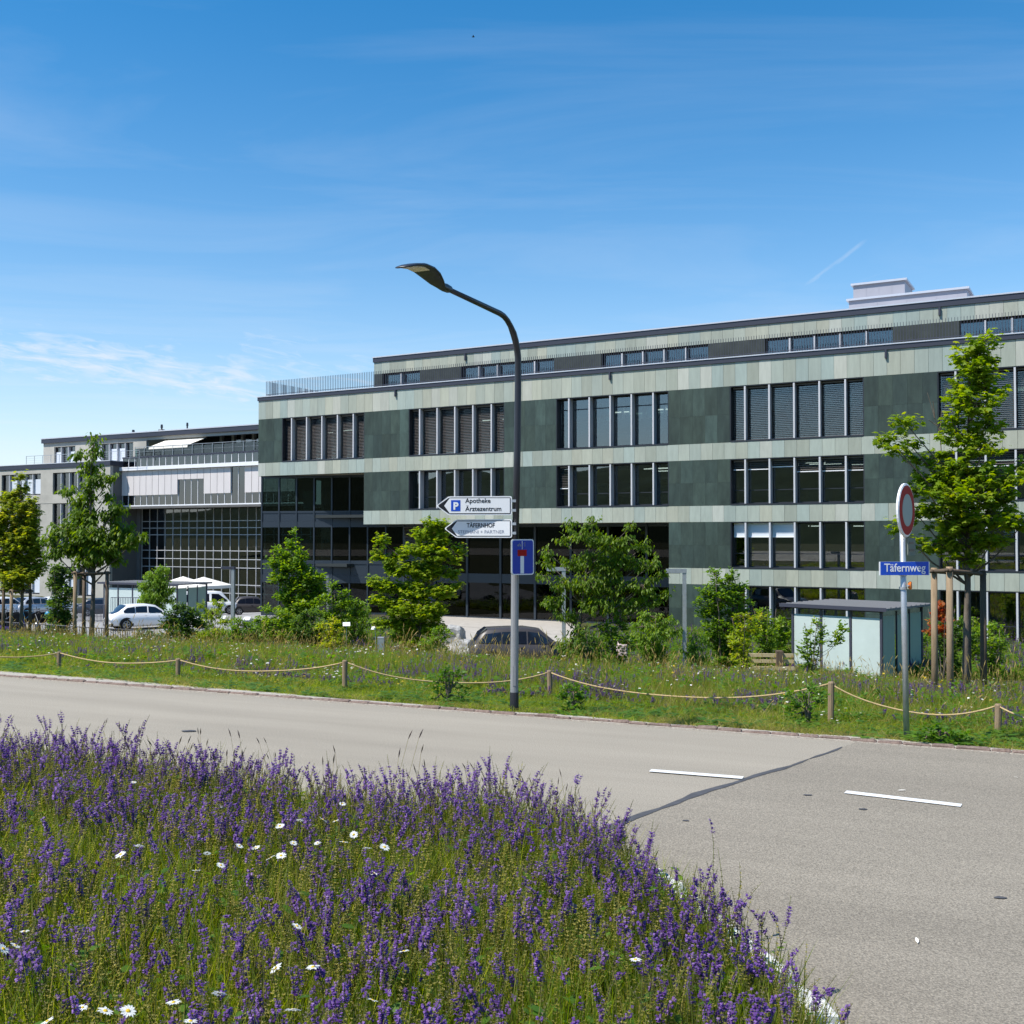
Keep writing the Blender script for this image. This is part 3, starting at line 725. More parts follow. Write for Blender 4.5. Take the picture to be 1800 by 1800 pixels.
# concrete string courses stand a little proud
for (a, b_), (c_, d_) in zip(rows[:-1], rows[1:]):
    MB().box(WX0, WD-.03, d_+.02, WX1, WD-.004, a-.02).build('string_course', MT['concrete'], gb)
MB().box(WX1-.4, WD+.4, GZ-.5, WX1-.002, 7, wz_fas).build('side_wall', MT['concrete_shade_tone'], gb)
MB().box(WX0, WD-.1, wz_fas+.003, WX1+.08, 12, wz_top-.08).build('fascia', MT['fascia'], gb)
MB().box(WX0, WD-.14, wz_top-.078, WX1+.1, 12, wz_top).build('parapet_cap', MT['cap'], gb)
def small_window(x0, x1, z0, z1, yd, pw, shade=None):
    n = max(1, round((x1-x0)/pw)); w = (x1-x0)/n; fr = MB()
    fr.box(0, .22, 0, .06, .34, z1-z0); fr.box(x1-x0-.06, .22, 0, x1-x0, .34, z1-z0); fr.box(.06, .22, 0, x1-x0-.06, .34, .08); fr.box(.06, .22, z1-z0-.08, x1-x0-.06, .34, z1-z0)
    o = fr.build('window', MT['frame_dark'], gb, loc=(x0, yd, z0))
    for i in range(1, n): MB().box(i*w-.05, .0, .08, i*w+.05, .34, z1-z0-.08).build('fin', MT['fin'], o)
    for i in range(n):
        link('pane', pane_unit, o, (i*w+.06, .30, .08), None, (w-.12, .02, z1-z0-.16))
        if shade and shade(i):
            MB().box(i*w+.08, .24, .1+(z1-z0)*.02, i*w+w-.08, .26, (z1-z0)*shade(i)).build('blind', MT['blind_white'], o)
k = 0
for x in wg:
    for (a, b_) in rows:
        k += 1; small_window(x, min(x+wgw, WX1-1.4), a, b_, WD, 1.33, (lambda i, k=k: .74 if (k % 4 == 1 and k > 4 and i > 0) or (k % 4 == 0 and i in (1, 2, 4)) else 0))
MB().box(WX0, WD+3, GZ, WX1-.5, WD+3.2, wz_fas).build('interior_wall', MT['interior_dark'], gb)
# attic storey, set back
AD = 1.9; AX0 = gs(75, AD); AX1 = gs(520, AD)
az_top = gzl(75, 771, AD); az_f = az_top-.62; az0 = wz_top-.05
lx0, lx1 = gs(256, AD), AX1
aw = [(gs(94, AD), gs(131, AD), az0+.1, gzl(94, 786, AD)), (gs(163, AD), gs(233, AD), az0+.1, gzl(200, 779, AD)), (lx0, lx1, az0, gzl(300, 771, AD))]
am = MB(); wall_with_openings(am, AX0, AX1, az0, az_f, aw, AD, AD+.4); am.build('wall', MT['concrete'], gb)
MB().box(AX0, AD+.4, az0, AX0+.3, AD+9, az_f).build('side_wall', MT['concrete_shade_tone'], gb)
MB().box(AX0-.1, AD-.25, az_f+.003, AX1, AD+10, az_top-.12).build('fascia', MT['fascia'], gb)
MB().box(AX0-.15, AD-.3, az_top-.118, AX1, AD+10, az_top).build('roof', MT['cap'], gb)
for (x0, x1, z0, z1) in aw[:2]: small_window(x0, x1, z0, z1, AD, 1.33, lambda i: .72 if i in (0, 2, 3) else 0)
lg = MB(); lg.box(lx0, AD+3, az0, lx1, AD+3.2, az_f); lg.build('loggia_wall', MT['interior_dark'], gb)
for i, xo in enumerate((4.0, 9.2, 11.0, 12.4, 14.0, 15.6)):
    MB().box(lx0+xo, AD+2.2, az0, lx0+xo+.35, AD+2.6, az_f).build('loggia_column', MT['concrete'], gb)
for i, xo in enumerate((9.7, 11.5, 12.9, 14.5)):
    MB().box(lx0+xo, AD+2.4, az0+.1, lx0+xo+.9, AD+2.45, az_f-.4).build('pane', MT['glass'], gb)
# awning on the terrace
aw0, aw1 = lx0+2.2, lx0+8.2
awz = az_f-.12
am = MB(); am.add([(aw0+1.1, AD+1.0, awz), (aw1+1.1, AD+1.0, awz), (aw1, AD-1.6, awz-1.25), (aw0, AD-1.6, awz-1.25), (aw0, AD-1.62, awz-1.5), (aw1, AD-1.62, awz-1.5)], [(0,1,2,3), (3,2,5,4)])
am.build('awning', MT['canvas'], gb)
# terrace railing
def rail(par, x0, x1, y, z0, h, step=1.5, wires=3, name='terrace_railing', m='steel'):
    mb = MB(); x = x0
    while x <= x1+.01: mb.box(x-.025, y-.02, z0, x+.025, y+.02, z0+h); x += (x1-x0)/max(1, round((x1-x0)/step))
    mb.box(x0, y-.03, z0+h, x1, y+.03, z0+h+.05)
    for i in range(wires): mb.box(x0, y-.008, z0+h*(i+1)/(wires+1)-.008, x1, y+.008, z0+h*(i+1)/(wires+1)+.008)
    return mb.build(name, MT[m], par)
rail(gb, gs(45, WD+.6), gs(244, WD+.6), WD+.6, wz_top, 1.0)
# glazed link: sunshade storey and two recessed glass storeys
LX0 = WX1; LX1 = gs(520, 0)
z_slab = gzl(350, 797, 0); z_bar = gzl(350, 818, 0); z_bl0 = gzl(350, 884, 0)
rail(gb, lx0, LX1, .3, z_slab+.02, 1.05, 1.5, 1)
MB().box(lx0, .36, z_slab+.05, LX1, .39, z_slab+.95).build('balustrade_glass', MT['glass_side'], gb)
MB().box(LX0, -.1, z_slab-.18, LX1, 6, z_slab).build('terrace_slab', MT['fascia'], gb)
pl = MB()
# clerestory, awning cassette, sunshades, lower glass strip
nb3 = 26; x_l = LX0+.0; bw3 = (LX1-x_l)/nb3
mm = MB()
for i in range(nb3+1): mm.box(x_l+i*bw3-.03, -.04, z_bl0-.12, x_l+i*bw3+.03, .05, z_slab-.18)
mm.box(x_l, -.06, z_bl0-.25, LX1, .05, z_bl0-.12)
mm.build('mullion', MT['white_metal'], gb)
MB().box(x_l, -.5, z_bar-.28, LX1, -.06, z_bar+.12).build('awning_cassette', MT['white_metal'], gb)
pm = MB().box(0, 0, 0, 1, 1, 1).mesh('sunshade', MT['cladding']); mp_ = MB().box(0, 0, 0, 1, 1, 1).mesh('pane', MT['glass'])
zsb = gzl(350, 868, 0)
for i in range(nb3):
    x = x_l+i*bw3
    link('pane', mp_, gb, (x+.03, .0, z_bl0-.12), None, (bw3-.06, .03, z_slab-.18-z_bl0+.12))
    u_ = i/nb3
    if i in (17, 18): continue
    zb = zsb if not (9 <= i <= 12) else z_bar-.9-.2*0-((z_bar-zsb)*.18)
    link('sunshade', pm, gb, (x+.035, -.16, zb), None, (bw3-.05, .03, z_bar-.3-zb))
MB().box(x_l+.1, 3.0, z_bl0, LX1, 3.2, z_slab-.2).build('interior_wall', MT['interior_dark'], gb)
MB().box(x_l, -.04, z_bl0-.5, LX1, 6, z_bl0-.26).build('floor_slab', MT['concrete_shade_tone'], gb)
LD = 2.35
xg0 = WX1; sw = gs(250, LD)
glz = [(gzl(350, 940, LD), z_bl0-.5), (gzl(350, 997, LD), gzl(350, 941, LD)), (GZ+.1, gzl(350, 999, LD))]
MB().box(WX1, LD-.3, GZ-.3, sw, LD+.1, z_bl0-.5).build('side_wall', MT['concrete_shade_tone'], gb)
nb4 = 20; bw4 = (LX1-sw)/nb4
gm = MB(); 
for i in range(nb4+1): gm.box(sw+i*bw4-.03, LD-.06, GZ, sw+i*bw4+.03, LD+.05, z_bl0-.5)
for (a, b_) in glz:
    h = b_-a
    for f in (0, .26, .52): gm.box(sw, LD-.06, a+h*f-.035, LX1, LD+.05, a+h*f+.035)
gm.build('mullion', MT['fin'], gb)
for (a, b_) in glz:
    h = b_-a
    for i in range(nb4):
        for f0, f1 in ((0, .26), (.26, .52), (.52, 1)):
            link('pane', mp_, gb, (sw+i*bw4+.03, LD+.0, a+h*f0+.035), None, (bw4-.06, .02, h*(f1-f0)-.07))
rb_ = MB().box(0, 0, 0, 1, 1, 1).mesh('added_blind', MT['curtain']); rz_ = random.Random(77)  # blinds added to lighten the glazing; olive tone stands for trees mirrored in it
for fi, (a, b_) in enumerate(glz[:2]):
    h = b_-a
    for i in range(nb4):
        lo = .52 if rz_.random() < .7 else (.30 if rz_.random() < .5 else .72)
        o_ = link('added_blind', rb_, gb, (sw+i*bw4+.05, LD+.14, a+h*lo), None, (bw4-.1, .02, h*(1-lo)-.05))
        k_ = rz_.uniform(.6, 1.25); o_.color = (.75*k_, .80*k_, .58*k_, 1)
it = MB(); it.box(sw, LD+4, GZ, LX1, LD+4.2, z_bl0-.5)
it.build('interior_wall', mat('hall_green_grey', (.085,.105,.06), .8, .2), gb)
for (a, b_) in glz[:2]: MB().box(sw+.2, LD+.2, a-.25, LX1, LD+4, a-.02).build('floor_slab', MT['interior_dark'], gb)
# rooftop vents and aerials
vt = MB()
for u, h, r in ((233, .9, .12), (262, .55, .5), (283, 1.3, .10), (283, .7, .3), (328, 1.3, .09)):
    vt.lathe([(r, 0), (r, h*.7), (r*1.5, h*.72), (r*1.2, h)], 8, 0, 'z', (gs(u, AD+4), AD+4, az_top-.02))
vt.build('roof_vent', MT['lamp_dark'], gb, kind='stuff')
MB().box(gs(205, AD+4), AD+4, az_top, gs(275, AD+4), AD+6, az_top+.42).build('roof_plant_box', MT['fascia'], gb)

# wooded hill behind the viewer: what the window panes mirror
def hill():
    vs = []; fs = []; nx, ny = 110, 14
    for j in range(ny+1):
        for i in range(nx+1):
            X = -1900+3200*i/nx; Y = -150-420*j/ny
            p = math.sin(math.pi*j/ny)
            z = -1+p*(44+24*mnoise.noise(Vector((X*.004, Y*.004, 1)))+14*mnoise.noise(Vector((X*.015, Y*.015, 5)))+4*mnoise.noise(Vector((X*.08, Y*.08, 2))))
            vs.append((X, Y, z if 0 < j < ny else -1))
    fs = [(j*(nx+1)+i, j*(nx+1)+i+1, (j+1)*(nx+1)+i+1, (j+1)*(nx+1)+i) for j in range(ny) for i in range(nx)]
    MB().add(vs, fs).build('wooded_hill', mat('far_forest', (.014,.026,.010), .95, .1, col2=(.030,.045,.016), vscale=.05, bump=1, bscale=.2), kind='structure')
hill()

# ------------------------------------------------------------------ lettering
def text_mesh(txt, size, m, bold=0.0, align='LEFT', sx=1.0, space=1.0):
    cu = bpy.data.curves.new('lettering', 'FONT'); cu.body = txt; cu.size = size; cu.align_x = align; cu.offset = bold; cu.extrude = .0012; cu.space_character = space
    cu.resolution_u = 3
    o = bpy.data.objects.new('lettering', cu); COL.objects.link(o); dg = bpy.context.evaluated_depsgraph_get()
    me = bpy.data.meshes.new_from_object(o.evaluated_get(dg)); bpy.data.objects.remove(o); bpy.data.curves.remove(cu)
    me.materials.clear(); me.materials.append(m)
    me.transform(Matrix.Rotation(R(90), 4, 'X')@Matrix.Diagonal((sx, 1, 1, 1))); return me
def rounded(w, h, r, n=5, x0=0, z0=0):
    pts = []
    for cx, cz, a0 in ((w-r, r, -90), (w-r, h-r, 0), (r, h-r, 90), (r, r, 180)):
        for i in range(n+1):
            a = R(a0+90*i/n); pts.append((x0+cx+r*math.cos(a), z0+cz+r*math.sin(a)))
    return pts
def arrow(L, h, tip, ins, r=.022):
    """outline of a left-pointing arrow plate, tip at x=0; ins insets it"""
    t = tip; x1 = L-ins; z0, z1 = ins, h-ins; k = ins*1.25
    xs = t+ins*.35; pts = []
    rr_ = max(.006, r-ins*.6)
    for cx, cz, a0 in ((x1-rr_, z0+rr_, -90), (x1-rr_, z1-rr_, 0)):
        for i in range(4):
            a = R(a0+30*i); pts.append((cx+rr_*math.cos(a), cz+rr_*math.sin(a)))
    pts += [(xs+.02, z1), (xs-.01, z1-.006), (k+.008, h/2+.014), (k, h/2), (k+.008, h/2-.014), (xs-.01, z0+.006), (xs+.02, z0)]
    return pts
# ------------------------------------------------------------------ street lamp with signs
LB = atz(904, 1243, -.02); LBz = gz(LB.x, LB.y)
lamp = thing('street_lamp', 'tall dark street lamp with curved arm reaching over the road', 'street lamp', (LB.x, LB.y, LBz))
ARM = -RN                                      # the arm reaches out over the road
def lp(l, z): return Vector((.012*z+ARM.x*l, ARM.y*l, z-LBz))
pm_ = MB()
pm_.tube([(0,0,-.2), (0,0,.26)], .062, 14, 1); pm_.tube([(0,0,.255), (.005,0,1.02)], .056, 14, 0); pm_.tube([(.005,0,1.01), (.012,0,2.2)], .054, 14, 0)
pm_.build('post', [MT['lamp_grey'], MT['lamp_dark']], lamp, smooth=False)
MB().box(-.02, -.06, .35, .02, -.052, .62).build('hatch', MT['lamp_grey'], lamp)
up = [Vector((.012, 0, 2.19)), lp(0, 3.4), lp(0, 4.35)]
zc = 5.24; rc = .62
for i in range(1, 9):
    a = R(90*i/8); up.append(lp(rc-rc*math.cos(a), 4.62+rc*math.sin(a)))
up += [lp(1.3, zc+.005), lp(2.15, zc+.01)]
MB().tube(up, [.046]*3+[.045]*4+[.038]*4+[.034, .030], 12).build('arm', MT['lamp_dark'], lamp, smooth=True)
# luminaire: a flat cobra head lofted along the arm
def luminaire():
    prof = [(2.05, .05, .052, 0), (2.16, .055, .06, 0), (2.24, .052, .052, .0), (2.36, .10, .045, .03), (2.50, .135, .045, .075), (2.66, .148, .042, .105), (2.84, .148, .034, .105), (3.02, .135, .026, .07), (3.14, .105, .02, .03), (3.20, .05, .012, .01)]
    side = Vector((-ARM.y, ARM.x, 0)); mb = MB(); n = 12; vs = []
    for (l, w, h, dz) in prof:
        c = lp(l, zc+dz)
        for j in range(n):
            a = 2*math.pi*j/n; sn = math.sin(a); hh = h if sn > 0 else h*.55
            vs.append(c+side*(w*math.copysign(abs(math.cos(a))**.6, math.cos(a)))+Vector((0, 0, hh*sn)))
    k = len(prof)
    fs = [(i*n+j, i*n+(j+1) % n, (i+1)*n+(j+1) % n, (i+1)*n+j) for i in range(k-1) for j in range(n)]+[tuple(reversed(range(n))), tuple(range((k-1)*n, k*n))]
    head = mb.add(vs, fs).build('luminaire', MT['lamp_dark'], lamp, smooth=True)
    ln = MB(); vv = []
    for (l, w, dz) in ((2.72, .10, .078), (2.86, .105, .08), (3.06, .085, .045)):
        c = lp(l, zc+dz); vv += [c-side*w, c+side*w]
    ln.add(vv+[v+Vector((0, 0, .02)) for v in vv], [(0,1,3,2), (2,3,5,4), (0,6,7,1), (4,5,11,10), (0,2,8,6), (2,4,10,8), (1,7,9,3), (3,9,11,5)])
    ln.build('lens', MT['lens'], head)
luminaire()
# direction signs: built in the x-z plane facing -y, clamped on the post
def dir_sign(label, zc_, L, h, tip, yaw, lines, pbox):
    o = thing('direction_sign', label, 'sign', (LB.x+.012, LB.y-.07, zc_), yaw)
    T = Matrix.Translation((-L-.045, 0, -h/2))
    def layer(name, poly, y0, y1, m, par=o):
        mb = MB().prism(poly, y0, y1); mb.v = [tuple(T@Vector(v)) for v in mb.v]; return mb.build(name, m, par)
    layer('plate', arrow(L, h, tip, 0), 0, .03, MT['sign_white'])
    layer('border', arrow(L, h, tip, .017), -.003, -.0005, MT['sign_black'])
    fp = arrow(L, h, tip, .025); fp = [(x if x > tip*.9 else tip*.56 if x < .08 else x, z) for x, z in fp]
    W0 = tip*.62
    fld = [(L-.027, .027), (L-.027, h-.027), (tip+.012, h-.027), (W0, h/2), (tip+.012, .027)]
    layer('field', fld, -.006, -.0035, MT['sign_white'])
    for (t, x, z, sz, m, bold, wid, sp_) in lines:
        me = text_mesh(t, sz, m, bold, space=sp_); xs_ = [v.co.x for v in me.vertices]; k = wid/(max(xs_)-min(xs_))
        me.transform(Matrix.Translation((-L-.045+x, -.0075, -h/2+z))@Matrix.Diagonal((k, 1, 1, 1))@Matrix.Translation((-min(xs_), 0, 0)))
        link('lettering', me, o)
    if pbox:
        layer('parking_symbol', [(pbox[0], pbox[1]), (pbox[2], pbox[1]), (pbox[2], pbox[3]), (pbox[0], pbox[3])], -.0085, -.0065, MT['sign_blue'])
        me = text_mesh('P', .135, MT['sign_white'], .006); me.transform(Matrix.Translation((-L-.045+pbox[0]+.030, -.0105, -h/2+pbox[1]+.025))); link('lettering', me, o)
    for dz in (-h*.25, h*.25):
        MB().box(-.05, .0, dz-.018, .01, .05, dz+.018).build('clamp', MT['steel'], o)
    return o
k9 = 1/1225
dir_sign('white arrow sign reading Apotheke Ärztezentrum with blue parking symbol, upper of the two', at(900, 889, LB.y).z, 1.03, .258, .165, R(-5),
         [('Apotheke', 480*k9, .168, .088, MT['sign_black'], .0010, 425*k9, 1.0), ('Ärztezentrum', 480*k9, .058, .088, MT['sign_black'], .0010, 605*k9, 1.0)],
         (.197, .055, .325, .205))
dir_sign('white arrow sign reading TÄFERNHOF, lower of the two on the lamp', at(900, 929, LB.y).z, .95, .252, .165, R(-13),
         [('TÄFERNHOF', 385*k9, .142, .083, MT['sign_black'], .0016, 485*k9, 1.0), ('STEPHANI + PARTNER', 235*k9, .058, .066, MT['sign_grey'], -.0008, 800*k9, 1.0)], None)
# dead-end sign
def deadend():
    z = at(917, 979, LB.y).z; o = thing('dead_end_sign', 'blue dead-end sign with red bar under the arrow signs', 'sign', (LB.x+.115, LB.y-.10, z), R(31))
    w, h = .352, .482
    def lay(nm, poly, y0, y1, m): return MB().prism([(x-w/2, zz-h/2) for x, zz in poly], y0, y1).build(nm, m, o)
    lay('plate', rounded(w, h, .035), 0, .022, MT['steel'])
    lay('rim', rounded(w, h, .035), -.002, -.0005, MT['sign_white'])
    lay('field', rounded(w-.03, h-.03, .028, 5, .015, .015), -.005, -.0025, MT['sign_navy'])
    lay('road_symbol', [(.135, .02), (.19, .02), (.19, .255), (.135, .255)], -.0075, -.0055, MT['sign_white'])
    lay('bar_symbol', [(.090, .255), (.235, .255), (.235, .34), (.090, .34)], -.0075, -.0055, MT['sign_red'])
    lay('path_symbol', [(.160, .345), (.166, .345), (.166, .46), (.160, .46)], -.0075, -.0055, MT['sign_white'])
    ped = MB(); ped.lathe([(.0, -.0075), (.009, -.007), (.009, -.0055)], 8, 0, 'y', (.205-w/2, 0, .432-h/2)); ped.prism([(.197-w/2, .385-h/2), (.213-w/2, .385-h/2), (.210-w/2, .42-h/2), (.200-w/2, .42-h/2)], -.0075, -.0055)
    ped.build('walker_symbol', MT['sign_grey'], o)
    bk = MB()
    for cx in (.10, .135): bk.lathe([(.014, -.0075), (.014, -.0055)], 10, 0, 'y', (cx-w/2, 0, .40-h/2))
    bk.prism([(.10-w/2, .41-h/2), (.135-w/2, .41-h/2), (.120-w/2, .432-h/2)], -.0075, -.0055); bk.build('bicycle_symbol', MT['sign_grey'], o)
    for dz in (-.14, .14): MB().box(-.15, .02, dz-.015, -.06, .06, dz+.015).build('clamp', MT['steel'], o)
deadend()
# ------------------------------------------------------------------ sign post at the right
PB = atz(1594, 1290, -.02); PBz = gz(PB.x, PB.y)
zt = at(1588, 945, PB.y).z
post = thing('sign_post', 'slim galvanised steel sign post at the edge of the meadow', 'post', (PB.x, PB.y, PBz))
TILT = -.038
MB().tube([(0,0,-.2), (TILT, 0, zt-PBz+.55)], .034, 14).build('post', MT['steel'], post, smooth=True)
for zz in (.0, .16): MB().lathe([(.045, zt-PBz-.45-zz), (.045, zt-PBz-.42-zz)], 12, 0, 'z', (TILT*.8, 0, 0)).build('clamp', MT['steel'], post)
def dz_px(v): return at(1590, v, PB.y).z
dn = Vector((.80, -.60, 0)); 
disc = thing('no_vehicles_sign', 'round white sign with red ring turned half away on the steel post', 'sign', (PB.x+TILT+dn.x*.06, PB.y+dn.y*.06, dz_px(897)), math.atan2(dn.x, -dn.y))
DR = .318
MB().lathe([(DR-.012, 0), (DR, .006), (DR, .028), (DR-.012, .032)], 40, 0, 'y').build('plate', MT['white_metal'], disc)
MB().lathe([(DR-.014, -.002), (DR-.014, -.0005)], 40, 0, 'y').build('rim', MT['sign_white'], disc)
MB().lathe([(DR-.026, -.005), (DR-.026, -.0025)], 40, 0, 'y').build('red_ring', MT['sign_red'], disc)
MB().lathe([(DR*.60, -.008), (DR*.60, -.0055)], 40, 0, 'y').build('field', mat('shaded_sign_field', (.40,.43,.38), .8, .1), disc)  # field greyed so its colour carries the shade on the turned face
for zz in (-.1, .1): MB().box(-.04, .03, zz-.015, .04, .055, zz+.015).build('clamp', MT['steel'], disc)
sp_ = thing('supplementary_plate', 'small shaded plate with two lines of print under the round sign', 'sign', (PB.x+TILT*.9, PB.y, dz_px(961)), math.atan2(dn.x, -dn.y))
MB().prism(rounded(.30, .21, .015, 3, .02, -.105), -.06, -.045).build('plate', MT['sign_shaded'], sp_)
for z0, x1 in ((.030, .24), (-.055, .27)):
    MB().box(.07, -.063, z0, x1, -.0605, z0+.028).build('print_line', MT['sign_black'], sp_)
ss = thing('street_name_sign', 'blue street name sign reading Täfernweg in white letters', 'sign', (PB.x+TILT*.8, PB.y-.05, dz_px(999)), R(4))
SW, SH = .605, .158
MB().prism([(-.30, -SH/2), (-.30+SW, -SH/2), (-.30+SW, SH/2), (-.30, SH/2)], 0, .016).build('plate', MT['sign_white'], ss)
MB().prism([(-.288, -SH/2+.001), (-.30+SW-.012, -SH/2+.001), (-.30+SW-.012, SH/2-.001), (-.288, SH/2-.001)], -.003, -.0005, ).build('field', MT['sign_blue'], ss)
me = text_mesh('Täfernweg', .135, MT['sign_white'], .0012); xs_ = [v.co.x for v in me.vertices]
me.transform(Matrix.Translation((-.245, -.0045, -.036))@Matrix.Diagonal((.50/(max(xs_)-min(xs_)), 1, 1, 1))@Matrix.Translation((-min(xs_), 0, 0))); link('lettering', me, ss)
for zz in (-.05, .05): MB().box(-.04, .016, zz-.01, .04, .03, zz+.01).build('clamp', MT['steel'], ss)
orf = thing('orange_reflector', 'small orange disc clamped to the steel post under the blue sign', 'marker', (PB.x+.05, PB.y-.01, dz_px(1029)), R(60))
MB().lathe([(.0, -.02), (.045, -.016), (.05, 0), (.035, .02), (0, .022)], 14, 0, 'y').build('disc', MT['orange'], orf)
MB().box(-.06, .0, -.008, -.02, .03, .008).build('clamp', MT['steel'], orf)

# ------------------------------------------------------------------ rope fence
RP = [(-120, 1128, 1170), (104, 1146, 1176), (313, 1158, 1194), (606, 1161, 1214), (966, 1179, 1228), (1461, 1199, 1270), (1755, 1238, 1292), (2010, 1262, 1330)]
fence = thing('rope_fence', 'low fence of sagging rope strung between short wooden posts', 'fence', (0, 0, 0))
tops = []
for i, (u, vt_, vb) in enumerate(RP):
    p = atz(u, vb, -.06)
    for _ in range(4): p = atz(u, vb, gz(p.x, p.y))
    h = at(u, vt_, p.y).z
    mb = MB(); r = random.Random(i)
    mb.lathe([(.042, gz(p.x, p.y)-.25), (.044, h-.05), (.045, h-.012), (.036, h+.006)], 10); ps = mb.build('post', MT['wood'], fence, loc=(p.x, p.y, 0), rot=(r.uniform(-.03, .03), r.uniform(-.03, .03), 0))
    tops.append(Vector((p.x, p.y, h)))
LOW = [1180, 1182, 1178, 1201, 1243, 1251, 1285]
for i in range(len(tops)-1):
    a, b_ = tops[i], tops[i+1]; pts = []; n = 22; m_ = (a+b_)/2
    zlow = at(900+FPX*m_.x/m_.y, LOW[i], m_.y).z
    sag = max(.12, (a.z+b_.z)/2-zlow)
    while True:
        pts = []
        for k in range(n+1):
            t = k/n; p = a.lerp(b_, t); p.z += -.02-sag*4*t*(1-t)*(1+.16*(1-math.sin(math.pi*t)))+.006*math.sin(t*9+i); pts.append(p)
        if sag < .1 or min(p.z-gz(p.x, p.y) for p in pts) > .21: break
        sag *= .95
    MB().tube(pts, .0125, 6).build('rope', MT['rope'], fence, smooth=True)

# ------------------------------------------------------------------ glass bicycle shelters
def shelter(loc, rz, L, D, H, npan, label, extra=1.0):
    o = thing('glass_shelter', label, 'shelter', loc, rz)
    pw = L/npan; fm = MB()
    for i in range(npan+1): fm.box(i*pw-.045, -.045, -.3, i*pw+.045, .045, H-.12).build if False else None
    for i in range(npan+1): MB().box(i*pw-.045, -.045, -.3, i*pw+.045, .045, H-.14).build('post', MT['rail_dark'], o)
    for x in (0, L): MB().box(x-.045, D-.045, -.3, x+.045, D+.045, H-.14).build('post', MT['rail_dark'], o)
    for i in range(npan):
        MB().box(i*pw+.06, -.012, .12, (i+1)*pw-.06, .0, H-.42).build('frosted_pane', MT['frosted'], o)
    for k, yy in enumerate((.05, D*.36, D*.68)):
        MB().box(L-.006, yy+.04, .12, L+.006, min(D-.06, yy+D*.30), H-.35).build('side_pane', MT['frosted_green'], o)
        if k: MB().box(L-.03, yy-.02, -.2, L+.03, yy+.02, H-.2).build('mullion', MT['rail_dark'], o)
    MB().box(-.05, -.05, H-.20, L+.05, .05, H-.13).build('beam', MT['rail_dark'], o); MB().box(-.05, D-.05, H-.2, L+.05, D+.05, H-.13).build('beam', MT['rail_dark'], o)
    rf = MB(); n = 10; y0, y1 = -.22, D+.3
    rf.box(-.45, y0, H-.12, L+.28, y1, H-.04)
    for i in range(n): y = y0+.05+(y1-y0-.1)*i/(n-1); rf.box(-.42, y-.05, H-.038, L+.25, y+.05, H-.012)
    rf.build('roof', MT['shelter_roof'], o); MB().box(-.47, y0-.012, H-.15, L+.30, y0-.002, H-.01).build('roof_edge', MT['rail_dark'], o)
    return o
sh = atz(1393, 1170, -3.1); sY = 42.0
p0 = at(1393, 943, sY); p1 = at(1548, 943, sY-2.5)
sl = math.hypot(p1.x-p0.x, p1.y-p0.y)
shelter((p0.x, p0.y, -3.12), math.atan2(p1.y-p0.y, p1.x-p0.x), sl, 3.6, 2.80, 3, 'frosted glass shelter with dark frame and flat roof beside the sign post')
p0 = at(184, 943, 78); p1 = at(312, 943, 75)
shelter((p0.x, p0.y, gz(p0.x, p0.y)-.02), math.atan2(p1.y-p0.y, p1.x-p0.x), math.hypot(p1.x-p0.x, p1.y-p0.y), 3.0, 2.75, 5, 'distant pale glass shelter behind the white hatchback')

# ------------------------------------------------------------------ tree stakes
def stakes(label, cols, vt_, Y, rad, m, bars, group=None):
    o = thing('tree_stake_frame', label, 'tree stakes', (0, 0, 0))
    ps = []
    for (u, dy, vtop) in cols:
        p = at(u, vtop, Y+dy); ps.append(p)
        MB().tube([(p.x, p.y, gz(p.x, p.y)-.3), (p.x+.01, p.y, p.z)], [rad*1.05, rad*.95], 10).build('stake', MT[m if not isinstance(m, dict) else m.get(u, 'wood')], o, smooth=True)
    for (i, j) in bars:
        a, b_ = ps[i], ps[j]; d = (b_-a).normalized()*.12; dz = Vector((0, 0, -.07))
        MB().tube([a-d+dz, b_+d+dz], rad*.62, 8).build('rail', MT['wood_dark'], o, smooth=True)
    return o
stakes('three round wooden stakes around the right-hand maple behind the sign post', [(1641, -.3, 998), (1668, -1.0, 996), (1727, .2, 1003), (1700, 1.0, 1003)], 1000, 21.0, .062, {1727: 'wood_dark', 1641: 'wood', 1668: 'wood', 1700: 'wood_dark'}, [(0, 1), (1, 2), (0, 3)])
stakes('dark wooden stakes framing the tall cherry tree at the left', [(132, -.4, 1004), (188, -.2, 1004), (148, .9, 1008)], 1004, 38.5, .068, {132: 'wood', 188: 'wood_dark', 148: 'wood_dark'}, [(0, 1), (0, 2), (2, 1)])
stakes('wooden stakes framing the golden maple at the far left edge', [(6, -.3, 1034), (20, -.9, 1036), (53, .2, 1036), (-20, .6, 1036)], 1035, 45.0, .066, {6: 'wood_dark', 20: 'wood', 53: 'wood_dark', -20: 'wood_dark'}, [(0, 2), (1, 2), (0, 3)])

# ------------------------------------------------------------------ path lamps
def path_lamp(u, vtop, Y, label, w=.13, arm=.62, dark=None):
    p = at(u, vtop, Y); z0 = gz(p.x, p.y); o = thing('path_lamp', label, 'path lamp', (p.x, p.y, z0), R(-8), 'slim grey path lamps'); H = p.z-z0
    MB().box(-w/2, -w/2, -.3, w/2, w/2, H-.14).build('post', MT['steel'], o)
    MB().box(-arm, -w*.62, H-.138, w*.6, w*.62, H).build('lamp_head', MT['steel'] if not dark else MT['rail_dark'], o)
    MB().box(-arm+.05, -w*.45, H-.155, -w, w*.45, H-.14).build('lens', MT['lens'], o)
path_lamp(1203, 1000, 36.0, 'grey L-shaped path lamp standing left of the green shrub')
path_lamp(991, 997, 39.0, 'grey L-shaped path lamp standing behind the large cherry')
path_lamp(410, 996, 56.0, 'dark-headed path lamp right of the white parasols', .17, .62, True)
